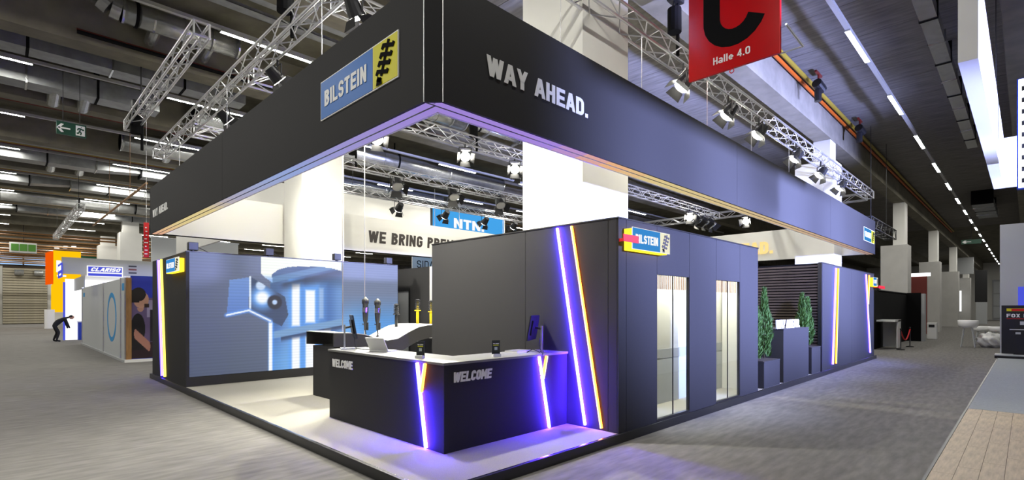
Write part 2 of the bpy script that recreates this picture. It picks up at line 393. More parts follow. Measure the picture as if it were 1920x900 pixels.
def rect_duct(label, y, z, w, h, x0, x1, stubs=(), taper=(), m='galvanised_dull'):
    t = thing('air_duct', label, 'duct', (x0,y,z), 'ventilation ducts')
    n = max(2, int((x1-x0)/1.5)); L = (x1-x0)/n
    for k in range(n):
        a, b = x0+L*k, x0+L*(k+1)-.015
        ha = h*(.55 if k in taper else 1); wa = w*(.7 if k in taper else 1)
        mb = MB(); p = [(a,y-w,z-h),(a,y+w,z-h),(a,y+w,z+h),(a,y-w,z+h),(b,y-wa,z-ha),(b,y+wa,z-ha),(b,y+wa,z+ha),(b,y-wa,z+ha)]
        mb.add(p, [(0,1,2,3),(7,6,5,4),(0,4,5,1),(1,5,6,2),(2,6,7,3),(3,7,4,0)]); obj('duct_section', mb, m, t)
        obj('hanger_band', MB().box((a-.03,y-w-.02,z-h-.02), (a+.03,y+w+.02,9.2)), 'black', t) if k % 2 == 0 else obj('flange', MB().box((a-.02,y-w-.025,z-h-.025), (a+.02,y+w+.025,z+h+.025)), 'galvanised', t)
    for x in stubs:
        obj('branch_stub', MB().tube((x,y+w*.5,z-.1), (x,y+w+.75,z-.25), .17, 14), 'galvanised', t)
    return t
round_duct('shiny round duct with an elbow at the top left of the hall', 10.62, 8.66, .26, -.9, 1.55, (-.2,.98), True, hang=(-.62,))
round_duct('shiny round duct behind the fascia corner', 10.62, 8.66, .27, 6.6, 9.2, (8.0,), hang=(6.7,))
round_duct('thin round duct past the fascia corner with holes in the beam', 10.7, 8.7, .12, 9.6, 13.0, (10.6,12.2), hang=(10,12.6))
rect_duct('flat grey duct along the upper left of the hall behind the first beam', 13.55, 8.45, .30, .22, -9, 2.6)
rect_duct('tapering grey duct with two drop stubs left of the exit sign', 16.0, 8.42, .34, .26, -7.0, .8, (-1.7,-1.0), (5,))
round_duct('long round duct with seam rings above the reception', 15.9, 8.36, .44, 1.8, 16, (), hang=(5.5,9.6))
round_duct('wide round duct above the interior trusses to the left', 10.9+10.2, 8.4, .36, .5, 16, (2.2,3.4), hang=(4,8,))
rect_duct('tapering grey duct in the third bay with stubs', 26.0, 8.4, .40, .30, -8, 3.6, (-1.2,-.2,3.4), (2,5))
rect_duct('tapering grey duct in the fourth bay', 31.4, 8.4, .42, .32, -8, 4.5, (), (1,4))
round_duct('bright round duct in the fifth bay on the left', 36.6, 8.35, .42, -8, 6, (), hang=(-2.8,.6,3.4))
rect_duct('grey duct in the sixth bay far left', 41.9, 8.4, .42, .3, -8, 7, (), (3,))
rect_duct('blue grey duct under the right ceiling', -2.35, 8.72, .16, .14, 6.4, 26, m='galvanised')
rect_duct('short duct far down the right aisle ceiling', -2.0, 8.5, .5, .2, 40, 47, m='galvanised_dull')
def pipes(label, y, z, spec, x0=-10, x1=30):
    t = thing('pipe_run', label, 'pipes', (x0,y,z), 'pipe runs')
    for dy, dz, r, m in spec: obj('pipe', MB().tube((x0,y+dy,z+dz), (x1,y+dy,z+dz), r, 8), m, t)
for i, y in enumerate((17.0, 22.9, 28.3, 33.6, 38.9, 44.2)):
    pipes('bundle of thin pipes and cables in the %s bay on the left' % ['second','third','fourth','fifth','sixth','seventh'][i], y, 8.35,
          [(.0,.1,.035,'pipe_white'),(.14,.1,.03,'pipe_white'),(.27,.08,.03,'pipe_white'),(.40,.06,.035,'pipe_white'),(.62,0,.05,'pipe_yellow'),(.86,-.02,.045,'pipe_white'),(1.12,0,.05,'pipe_yellow'),(1.4,.02,.04,'pipe_red')])
pipes('dark sprinkler pipe along the first beam top left', 11.5, 8.25, [(0,0,.05,'black'),(.1,.09,.03,'pipe_red')], -1.6, 9)
pipes('orange conduit and pale pipe along the right beam', 1.02, 8.95, [(0,0,.05,'pipe_orange'),(-.14,.06,.06,'pipe_yellow')], 8, 60)
for i, (y, z) in enumerate(((7.4,8.75),(7.95,8.7),(8.5,8.65))):
    t = thing('cable_tray', 'perforated cable tray at the top centre, %s of three' % ('lowest','middle','highest')[2-i], 'cable tray', (0,y,z), 'cable trays')
    bx('tray_base', (-2,y,z), (18,y+.28,z+.015), 'galvanised_dull', t); bx('tray_side', (-2,y,z), (18,y+.012,z+.07), 'galvanised_dull', t); bx('tray_side', (-2,y+.27,z), (18,y+.282,z+.07), 'galvanised_dull', t)
for i, y in enumerate((50, 54, 58, 62, 66, 70, 74)):
    pipes('run of copper coloured pipes near the far end wall, number %s from it' % ['seven','six','five','four','three','two','one'][i], y, 7.6-.1*i, [(0,0,.06,'timber'),(.5,.1,.05,'pipe_white'),(1.2,-.1,.07,'timber')], -8, 10)
# two small round ceiling speakers with red brackets on the right
for i, (x, y) in enumerate(((14.9,.55), (20.4,.55))):
    t = thing('ceiling_spotlight', 'black spotlight on a red bracket under the right ceiling, '+('nearer' if i == 0 else 'farther')+' one', 'light', (x,y,8.6), 'bracket spotlights')
    bx('bracket', (x-.3,y-.03,9.02), (x+.3,y+.03,9.08), 'pipe_red', t)
    obj('drop_rod', MB().tube((x,y,8.75), (x,y,9.05), .03, 8), 'pipe_red', t)
    obj('lamp_head', MB().tube((x-.2,y,8.72), (x+.18,y-.05,8.6), .14, 14), 'black_plastic', t)
    obj('weight', MB().tube((x-.05,y,8.2), (x-.05,y,8.55), .1, 12), 'black_plastic', t)
# green exit sign
t = thing('exit_sign', 'dark green exit sign with white arrow and running figure', 'sign', (-1.72,15,6.7))
bx('board', (-1.74,15,6.71), (-1.10,15.05,7.07), 'exit_green', t)
pt = lambda a, b, d: Vector((-1.74+a*.64, 15-d, 6.71+b*.36))
mb = MB(); ribbon(mb, [(.06,.5),(.46,.5)], .055, pt, .006, False); ribbon(mb, [(.2,.82),(.06,.5),(.2,.18)], .05, pt, .006, False); obj('arrow', mb, 'letter_white', t)
bx('door_field', (-1.33,14.992,6.75), (-1.13,15,7.03), 'letter_white', t)
pt2 = lambda a, b, d: Vector((-1.33+a*.2, 14.99-d, 6.75+b*.28)); mb = MB()
for q in ([(.62,.85),(.62,.9)], [(.55,.75),(.42,.45)], [(.42,.45),(.6,.3),(.52,.08)], [(.42,.45),(.3,.25),(.1,.22)], [(.55,.72),(.8,.6),(.9,.66)], [(.52,.72),(.28,.7),(.2,.52)]): ribbon(mb, q, .07, pt2, .004, False)
obj('running_figure', mb, 'exit_green', t)
for x in (-1.6,-1.24): obj('hanger_rod', MB().tube((x,15.02,7.07), (x,15.02,9.2), .008, 6), 'dark_metal', t)
t = thing('exit_sign', 'small green exit sign far down the right aisle', 'sign', (52,-.9,6.9))
bx('board', (52,-1.4,7.0), (52.05,-.2,7.35), 'exit_green', t)
mb = MB(); pt = lambda a, b, d: Vector((52-d, -.2-a*1.2, 7.0+b*.35)); ribbon(mb, [(.1,.5),(.5,.5)], .07, pt, .01, False); ribbon(mb, [(.22,.8),(.1,.5),(.22,.2)], .06, pt, .01, False); obj('arrow', mb, 'letter_white', t)
obj('hanger_rod', MB().tube((52.02,-.8,7.35), (52.02,-.8,9.2), .02, 6), 'dark_metal', t)

# ================================================================== trusses
def truss(label, axis, a0, a1, c, z, s=.29, pitch=.42, single=False, m='aluminium', rc=.025, group='lighting trusses', hang=False):
    """square truss: four chords and zigzag lacing; (c, z) is the near lower chord"""
    P = (lambda a, u, w: Vector((a, c+u, z+w))) if axis == 'X' else (lambda a, u, w: Vector((c+u, a, z+w)))
    t = thing('truss', label, 'truss', P(a0,0,0), group)
    for u, w in ((0,0),(s,0),(0,s),(s,s)): obj('chord', MB().tube(P(a0,u,w), P(a1,u,w), rc, 8), m, t)
    n = int(abs(a1-a0)/pitch); L = (a1-a0)/n; faces = [((0,0),(0,s)), ((s,0),(s,s)), ((0,0),(s,0)), ((0,s),(s,s))]
    if single:
        base = MB().tube((0,0,0), (0,0,1), .0115, 6).mesh('brace'); base.materials.append(M[m])
        for fa, fb in faces:
            for k in range(n):
                p, q = (fa, fb) if k % 2 == 0 else (fb, fa)
                A, B = P(a0+L*k, *p), P(a0+L*(k+1), *q)
                o = bpy.data.objects.new('brace', base); COL.objects.link(o); o.parent = t
                o.matrix_basis = Matrix.Translation(A-t.location) @ (B-A).to_track_quat('Z','Y').to_matrix().to_4x4() @ Matrix.Diagonal((1,1,(B-A).length,1))
    else:
        mb = MB()
        for fa, fb in faces:
            for k in range(n):
                p, q = (fa, fb) if k % 2 == 0 else (fb, fa); mb.tube(P(a0+L*k, *p), P(a0+L*(k+1), *q), .0115, 5, cap=False)
        o = obj('lacing', mb, m, t); o['kind'] = 'stuff'
    for a in (a0, a1):
        mb = MB()
        for e in (((0,0),(s,0)), ((s,0),(s,s)), ((s,s),(0,s)), ((0,s),(0,0))): mb.tube(P(a,*e[0]), P(a,*e[1]), .018, 6)
        obj('end_frame', mb, m, t)
    if hang:
        for a in (a0+1, a1-1): obj('hanger_rod', MB().tube(P(a,s/2,s), P(a,s/2,9.2-z), .01, 6).tube(P(a,0,s), P(a,s,s), .02, 6), 'dark_metal', t)
    return t
truss('long silver truss above the left fascia', 'Y', .4, 15.3, .54, 6.56, single=True)
truss('long silver truss above the right fascia', 'X', .85, 23.7, .69, 6.58, single=True)
truss('short silver truss hanging alone at the upper left', 'Y', 6.12, 12.9, -.52, 6.58, s=.24, single=True)
truss('cross truss joining the left truss near the corner', 'X', .85, 23.7, 3.55, 6.56)
truss('cross truss with the bright floodlights', 'X', .85, 23.7, 7.35, 6.56)
truss('cross truss over the back fascia', 'X', .85, 23.7, 11.9, 6.56)
truss('cross truss of the stand behind with small floodlights', 'X', 6.5, 24, 15.6, 6.62, hang=True)
truss('far end truss above the right end of the stand', 'Y', .98, 12.2, 23.7, 6.58)
truss('thin truss above the far left stands', 'Y', 26, 40, -.35, 6.3, s=.25, hang=True)
truss('dark truss beyond the far right fascia end', 'X', 20.8, 26, .25, 5.0, s=.4, m='dark_metal', hang=True)
for i, (p, q) in enumerate((((.6,16.6,6.0),(.5,29,6.0)),)):
    tag(obj('suspension_bar', MB().tube(p, q, .04, 8).tube((.54,24,6.0),(.54,24,9.19),.01,6).tube((.57,19.4,6),(.57,19.4,9.19),.01,6), 'timber'), 'thin golden bar hanging beyond the left fascia end', 'bar')

# chain hoists
def hoist(label, x, y, z0, z1):
    t = thing('chain_hoist', label, 'hoist', (x,y,z0), 'chain hoists')
    bx('motor', (x-.13,y-.1,z0+.75), (x+.2,y+.12,z0+1.0), 'black_plastic', t, .03)
    obj('chain_bag', MB().tube((x-.03,y,z0+.15), (x-.03,y,z0+.6), .13, 12), 'black', t)
    mb = MB(); mb.path([(x-.1,y,z0+.6),(x-.03,y,z0+.8),(x+.05,y,z0+.6)], .012); obj('bag_strap', mb, 'black', t)
    obj('chain', MB().tube((x+.08,y,z0+1.0), (x+.08,y,z1), .016, 6), 'dark_metal', t)
    obj('sling', MB().tube((x+.1,y,z0+.75), (x+.1,y,z0-.25), .035, 8), 'black', t)
hoist('black chain hoist left of the three bright floodlights', 3.9, 7.5, 6.5, 9.1)
hoist('black chain hoist above the middle bright floodlight', 7.0, 7.5, 6.75, 9.1)
hoist('black chain hoist on the back truss', 5.6, 12.1, 6.9, 8.1)
hoist('black chain hoist beside the red hanging sign', 6.3, .8, 7.0, 9.1)
hoist('black chain hoist on the left truss beside the round duct', .68, 5.2, 6.9, 9.1)
hoist('black chain hoist hanging by the short upper left truss', -.35, 12.2, 6.2, 8.1)

# floodlights
def flood(label, x, y, z, aim, lit=None, size=.2, group='truss floodlights', z_up=6.56, m='black_plastic', face=None):
    t = thing('floodlight', label, 'floodlight', (x,y,z), group)
    d = (Vector(aim)-Vector((x,y,z))).normalized(); q = d.to_track_quat('Z','Y'); r = size/2; c = Vector((x,y,z))
    obj('lamp_body', MB().tube(c-d*size*.75, c+d*size*.2, r*.7, 14, r), m, t)
    for k in range(4):
        a = math.pi/2*k; u = q @ Vector((math.cos(a), math.sin(a), 0)); w = q @ Vector((-math.sin(a), math.cos(a), 0))
        p = c+d*size*.22+u*r; e = p+(d*.8+u*.55).normalized()*size*.55
        mb = MB(); mb.add([p-w*r*.8, p+w*r*.8, e+w*r*1.05, e-w*r*1.05], [(0,1,2,3)]); mb.add([v+Vector((0,0,.004)) for v in (p-w*r*.8, p+w*r*.8, e+w*r*1.05, e-w*r*1.05)], [(3,2,1,0)]); obj('barn_door', mb, m, t)
    obj('lens', MB().tube(c+d*size*.2, c+d*size*.23, r*.92, 16), face or ('lamp_face' if lit else 'pipe_white'), t)
    mb = MB(); w = q @ Vector((1,0,0)); mb.path([c-w*r*1.15, c-w*r*1.15+Vector((0,0,size*.8)), c+w*r*1.15+Vector((0,0,size*.8)), c+w*r*1.15], .014); yk = obj('yoke', mb, m, t)
    obj('clamp', MB().tube((x,y,z+size*.8), (x,y,max(z_up, z+size*.8)+.03), .022, 8), m, yk)
    if lit: spot('flood_light', c+d*size*.3, aim, *lit).parent = None
    return t
WARM = (1, .93, .76)
for i, (x, w) in enumerate(((6.4,'nearest the red sign'),(8.5,'second from the red sign'),(10.35,'third from the red sign'),(13.2,'fourth from the red sign'),(15.7,'fifth from the red sign'),(18.2,'last, by the far column'))):
    flood('warm floodlight under the right truss, '+w, x, .69, 6.16, (x-2.2,2.6,2.5), (600, WARM, 85, .7, .1), .30)
for i, (x, z, w) in enumerate(((3.72,6.0,'left'),(6.53,6.16,'middle'),(8.54,6.18,'right'))):
    flood('glaring floodlight on the interior truss, %s of three' % w, x, 7.35, z+.05, (x*.42-.4,.6,.3), (3700, (1,.97,.82), 105, .8, .12), .30)
for i, (x, z, w) in enumerate(((7.19,6.40,'leftmost'),(9.75,6.42,'middle'),(12.26,6.45,'rightmost'))):
    flood('dark floodlight on the back truss, %s of three' % w, x, 11.9, z-.14, (x-1,9,2), None, .42)
for i, (x, w) in enumerate(((9.61,'leftmost'),(12.17,'second from left'),(14.69,'third from left'),(16.77,'rightmost'))):
    flood('small floodlight in front of the stand behind, %s of four' % w, x, 15.6, 6.26, (x,17.5,4.6), (110, (.95,.97,1), 90, .7, .1), .36, z_up=6.61)
flood('warm floodlight just above the cabin roof edge', 20.3, 7.35, 6.2, (16,4,3), (350, WARM, 90, .7, .1), .34)
flood('warm floodlight near the far end truss', 23.7, 6.0, 6.25, (19,6,4), (350, WARM, 90, .7, .1), .34)
flood('floodlight over the top edge of the right fascia', 1.55, .69, 6.2, (1.7,-.4,4.4), (45, (1,.98,.82), 110, .8, .06), .22, z_up=6.6)
for i, x in enumerate((21.2, 22.0, 22.8)):
    flood('dark moving spotlight in the far right rigging, %s of three' % ('left','middle','right')[i], x, 7.35, 6.15, (x,4,2), None, .4)
# lamps on the left truss lighting the back wall of the stand and the video block
for i, y in enumerate((3.0, 6.0, 9.0)):
    flood('floodlight under the left truss behind the fascia, %s' % ('nearest the corner','middle one','farthest from the corner')[i], .83, y, 6.2, (3.6 if i == 0 else 5.5,y+.2,1.2 if i == 0 else 2.0), (2800 if i == 0 else 1500, (1,.96,.84), 100, .8, .12), .28)
for i, x in enumerate((2.5, 9.0, 15.0)):
    flood('floodlight aimed at the back fascia, %s' % ('left','middle','right')[i], x, 7.64, 6.2, (x,12.6,4.2), (520, (1,.94,.78), 100, .8, .12), .28)

# ================================================================== the stand
H0, H1 = .125, 3.125
plat = thing('stand_platform', 'low carpeted platform with dark edge under the whole stand', 'platform')
bx('deck', (.03,.03,0), (20.3,12.67,.1235), 'stand_carpet', plat)
bx('edge_trim', (-.0,-.0,0), (.03,12.7,H0), 'black_trim', plat, .004); bx('edge_trim', (.03,-.0,0), (20.3,.03,H0), 'black_trim', plat, .004)
bx('edge_profile', (.03,.03,.12), (.05,12.67,.1246), 'chrome', plat); bx('edge_profile', (.05,.03,.12), (20.3,.05,.1246), 'chrome', plat)

# ---- entrance cabin
cab = thing('entrance_cabin', 'charcoal cabin with two glazed doors and slanted light lines', 'cabin', (3.2,.05,H0))
g = .004
for y0, y1 in ((1.82,4.38), (.21,1.82), (.06,.21)): bx('wall_panel', (3.2,y0+g,H0), (3.26,y1-g,H1), 'charcoal', cab)
for x0, x1 in ((3.2,3.4),(3.4,4.26),(5.33,6.39),(7.48,8.45)): bx('wall_panel', (x0+g,.04,H0), (x1-g,.10,H1), 'charcoal', cab)
for x0, x1 in ((4.26,5.33),(6.39,7.48)):
    bx('wall_panel', (x0+g,.04,2.39), (x1-g,.10,H1), 'charcoal', cab)
    bx('door_sill', (x0,.04,H0), (x1,.10,.16), 'black_trim', cab)
    xm = (x0+x1)/2
    for a, b in ((x0+.012,xm-.004), (xm+.004,x1-.012)):
        p = bx('glass_pane', (a,.055,.165), (b,.067,2.385), 'pane_glass', cab)
    bx('centre_gasket', (xm-.006,.053,.165), (xm+.006,.069,2.385), 'black_trim', cab)
    bx('door_frame', (x0,.045,.16), (x0+.012,.09,2.39), 'black_trim', cab); bx('door_frame', (x1-.012,.045,.16), (x1,.09,2.39), 'black_trim', cab)
    sm = MB().box((0,0,0), (.034,.004,.225)).mesh('blind_slat'); sm.materials.append(M['timber'])
    k = 0
    while x0+.03+k*.062 < x1-.04:
        o = bpy.data.objects.new('blind_slat', sm); COL.objects.link(o); o.parent = cab; o.location = Vector((x0+.03+k*.062,.10,2.17))-cab.location; k += 1
bx('wall_panel', (8.39,.1,H0), (8.45,3.2,H1), 'charcoal', cab)
bx('back_wall', (3.26,3.2,H0), (8.45,3.26,H1), 'charcoal', cab)
bx('niche_wall', (3.3,.78,H0), (8.39,.82,H1), 'off_white', cab); bx('niche_end_wall', (8.35,.11,H0), (8.38,.76,2.94), 'off_white', cab); bx('niche_reflection_band', (3.3,.765,.95), (8.39,.78,1.12), 'grey_panel', cab)  # grey band stands in for a dark reflection in the door glass
bx('niche_lower_wall', (3.3,.768,H0), (8.39,.78,.94), 'light_grey', cab)
bx('top_trim', (3.19,.03,H1), (8.46,.11,H1+.02), 'black_trim', cab); bx('top_trim', (3.19,.11,H1), (3.27,4.38,H1+.02), 'black_trim', cab)
bx('niche_ceiling', (3.26,.1,2.95), (8.39,.78,2.98), 'white_panel', cab)
for x in (4.5, 6.2, 7.7):
    bx('niche_lamp', (x-.5,.3,2.93), (x+.5,.4,2.95), 'neigh_white', cab); area('niche_light', (x,.42,2.9), 1.0, 72, (1,.95,.82), size_y=.15)
bx('notice', (4.98,.745,1.95), (5.22,.765,2.2), 'white_gloss', cab)
led_line(cab, (3.2,1.13,3.10), (3.2,.60,.16), NX, 'blue_core', 'blue_side'); led_line(cab, (3.2,.85,3.10), (3.2,.31,.16), NX, 'orange_core', 'orange_side')
def lightbox(label, o, u, v, n, wid, hei, split):
    o, u, v, n = map(Vector, (o, u, v, n)); t = thing('logo_lightbox', label, 'sign', o, 'logo light boxes')
    c = o+u*(wid/2-.05)+v*(hei/2-.018)+n*.06
    obj('glow_box', MB().obox(c, u*(wid/2-.03), v*(hei/2-.005), n*.055), 'yellow_glow', t)
    logo(t, o+n*.115, u, v, n, wid, hei, split, 'logo_blue_lit', 'logo_cream_lit', 'logo_white_lit', 'letter_dark', .008, .008)
    return t
lightbox('glowing blue and cream logo box on the cabin corner', (3.36,.04,2.70), PX, UP, NY, 1.07, .31, .77)
t = thing('direction_flag', 'small red flag sign in front of the cabin logo box', 'sign', (3.02,-.16,2.77))
bx('flag_plate', (3.02,-.16,2.77), (3.40,-.15,2.87), 'red', t); bx('fixing_arm', (3.215,-.15,2.80), (3.24,.04,2.84), 'red', t)

# ---- reception counter
ct = thing('reception_counter', 'L-shaped charcoal reception counter with white lettering', 'counter', (.85,.93,H0))
ZT = 1.215
def vpoly(name, pts, z0, z1, m): 
    return obj(name, MB().prism([(x,y,z0) for x, y in pts], (0,0,z1-z0)), m, ct)
vpoly('front_panel', [(.87,.98),(.93,.98),(.93,3.94),(.87,3.94)], H0, ZT-.03, 'charcoal')
vpoly('front_panel', [(.87,.95),(3.195,.95),(3.195,.98),(.87,.98)], H0, ZT-.03, 'charcoal')
vpoly('end_panel', [(.93,3.90),(1.5,3.90),(1.5,3.94),(.93,3.94)], H0, ZT-.03, 'charcoal')
vpoly('shelf', [(.93,.98),(3.19,.98),(3.19,1.55),(1.45,1.55),(1.45,3.9),(.93,3.9)], .55, .58, 'charcoal')
vpoly('countertop', [(.85,.93),(3.198,.93),(3.198,1.60),(1.52,1.60),(1.52,3.96),(.85,3.96)], ZT-.03, ZT, 'charcoal_top')
text('WELCOME', (.87,3.84,.945), NY, UP, NX, .125, .66, 'letter_white', ct, .006, .22, .56, .06, shear=.06)
text('WELCOME', (1.0,.95,.965), PX, UP, NY, .125, .63, 'letter_white', ct, .006, .22, .56, .06, shear=.16)
led_line(ct, (.87,1.48,1.18), (.87,1.29,.14), NX, 'blue_core', 'blue_side'); led_line(ct, (.87,1.31,1.18), (.87,1.39,.82), NX, 'orange_core', 'orange_side')
led_line(ct, (2.55,.95,1.18), (2.77,.95,.14), NY, 'blue_core', 'blue_side'); led_line(ct, (2.71,.95,1.18), (2.63,.95,.86), NY, 'orange_core', 'orange_side')

def monitor(label, x, y, a, off):
    t = thing('monitor', label, 'monitor', (x,y,ZT), 'reception monitors')
    w = Vector((math.cos(a), math.sin(a), 0)); n = Vector((-w.y, w.x, 0)); c = Vector((x,y,ZT))
    obj('base_plate', MB().obox(c+Vector((0,0,.008)), w*.13, n*.11, UP*.008), 'aluminium', t)
    sp_ = obj('stand_post', MB().obox(c-n*.05+Vector((0,0,.20)), w*.028, n*.012, UP*.19), 'aluminium', t)
    obj('arm', MB().tube(c-n*.05+Vector((0,0,.34)), c+n*.05+Vector((0,0,.36)), .018, 8), 'dark_metal', sp_)
    up = (UP*.985-n*.17).normalized(); nn = w.cross(up)*-1; cc = c+n*.075+Vector((0,0,.36))
    obj('back_cover', MB().prism([cc+w*i*.30+up*j*.19 for i, j in ((-1,-1),(1,-1),(1,1),(-1,1))], n*.015), 'black_plastic', t)
    obj('back_hump', MB().obox(cc-n*.012, w*.2, up*.11, n*.012), 'black_plastic', t)
    obj('screen', MB().prism([cc+n*.016+w*i*.29+up*j*.18 for i, j in ((-1,-1),(1,-1),(1,1),(-1,1))], n*.003), 'screen_black', t)
    return t
monitor('computer monitor on the left arm of the counter, seen edge-on', 1.10, 3.78, math.radians(-113), 0)
monitor('computer monitor on the right arm of the counter beside the cabin', 2.9, 1.26, math.radians(30), 0)
t = thing('laptop', 'open white laptop on the left arm of the counter', 'laptop', (1.33,3.02,ZT))
u = Vector((.35,-.94,0)); v = Vector((.94,.35,0)); c = Vector((1.27,2.98,ZT))
obj('keyboard_base', MB().obox(c+UP*.009, u*.17, v*.115, UP*.008), 'white_gloss', t)
sc = c-v*.10+UP*.018
ld = obj('lid', MB().obox(sc+UP*.095-v*.055+u*(-.0), u*.17, (UP*.87-v*.5)*.115, (v*.87+UP*.5)*.005), 'white_gloss', t)
obj('screen', MB().obox(sc+UP*.095-v*.049, u*.155, (UP*.87-v*.5)*.10, (v*.87+UP*.5)*.0045), 'screen_black', ld)
t = thing('laptop', 'closed white laptop on the right arm of the counter', 'laptop', (2.6,1.42,ZT))
obj('base', MB().obox((2.62,1.42,ZT+.010), Vector((.17,.02,0)), Vector((-.014,.12,0)), UP*.009), 'white_gloss', t)
obj('lid', MB().obox((2.62,1.42,ZT+.024), Vector((.168,.02,0)), Vector((-.014,.118,0)), UP*.004), 'aluminium', t)
def card(label, x, y, a):
    t = thing('card_holder', label, 'card holder', (x,y,ZT), 'counter card holders')
    w = Vector((math.cos(a), math.sin(a), 0)); n = Vector((w.y,-w.x,0)); c = Vector((x,y,ZT))
    obj('foot', MB().obox(c+UP*.018+n*.02, w*.055, n*.035, UP*.018), 'white_gloss', t)
    p = obj('card', MB().obox(c+UP*.125, w*.058, n*.004, UP*.095), 'black_plastic', t)
    obj('clear_cover', MB().obox(c+UP*.125+n*.006, w*.061, n*.001, UP*.098), 'pane_glass', t)
    o = c+UP*.125+n*.0045-w*.04
    text('WAY AHEAD', o+UP*.045, w, UP, n, .013, .08, 'letter_white', p, .001, name='printed_letter'); obj('yellow_line', MB().obox(c+UP*.155+n*.005, w*.038, n*.001, UP*.006), 'logo_yellow', p)
    obj('print_patch', MB().obox(c+UP*.11+n*.005, w*.02, n*.001, UP*.02), 'light_grey', p)
card('small black card in a clear holder on the left arm of the counter', 1.03, 1.66, math.radians(-62))
card('small black card in a clear holder on the right arm of the counter', 1.88, 1.12, math.radians(-25))
mb = MB(); mb.path([(2.86,1.20,1.42),(2.80,1.16,1.32),(2.78,1.10,ZT+.02),(2.72,1.08,ZT+.01),(2.62,1.12,ZT+.06),(2.58,1.2,ZT+.012),(2.66,1.24,ZT+.012)], .006)
mb.path([(2.78,1.10,ZT+.012),(2.66,.98,ZT+.012),(2.62,.925,ZT+.01),(2.55,.92,1.1),(2.53,.92,.95),(2.58,.92,.9)], .005)
tag(obj('cable', mb, 'rubber'), 'thin black cable curling off the right monitor over the counter edge', 'cable')
mb = MB(); mb.path([(1.16,3.68,1.40),(1.15,3.6,ZT+.01),(1.12,3.5,ZT+.02),(1.18,3.4,ZT+.01),(1.11,3.32,ZT+.02),(1.2,3.24,ZT+.008)], .006)
tag(obj('cable', mb, 'rubber'), 'thin black cable between the left monitor and open laptop', 'cable')

# ---- video wall block
vb = thing('video_block', 'charcoal block carrying the large video wall at the left', 'exhibition wall', (.05,9.17,H0))
bx('side_panel', (.05,9.17,H0), (.11,11.3-g,H1), 'charcoal', vb); bx('side_panel', (.05,11.3+g,H0), (.11,12.62,H1), 'charcoal', vb)
bx('plinth', (.11,9.17,H0), (5.47,9.25,.33), 'charcoal', vb)
bx('end_panel', (5.41,9.25,H0), (5.47,12.62,H1), 'charcoal', vb); bx('top_trim', (.05,9.17,H1), (5.47,9.27,H1+.02), 'black_trim', vb)
bx('rear_panel', (.11,12.56,H0), (5.41,12.62,H1), 'charcoal', vb)
led_line(vb, (.05,11.85,3.1), (.05,11.43,.17), NX, 'violet_core', 'blue_soft', w=.05); led_line(vb, (.05,11.50,3.1), (.05,11.08,.18), NX, 'yellow_core', 'yellow_core', w=.05)
def smooth(a, b, x): 
    t = max(0, min(1, (x-a)/(b-a))); return t*t*(3-2*t)
def seg(px, pz, a, b):
    dx, dz = b[0]-a[0], b[1]-a[1]; t = max(0, min(1, ((px-a[0])*dx+(pz-a[1])*dz)/(dx*dx+dz*dz)))
    return math.hypot(px-a[0]-dx*t, pz-a[1]-dz*t)
def inside(px, pz, poly):
    c = False; n = len(poly)
    for i in range(n):
        x1, z1 = poly[i]; x2, z2 = poly[i-1]
        if (z1 > pz) != (z2 > pz) and px < (x2-x1)*(pz-z1)/(z2-z1)+x1: c = not c
    return c
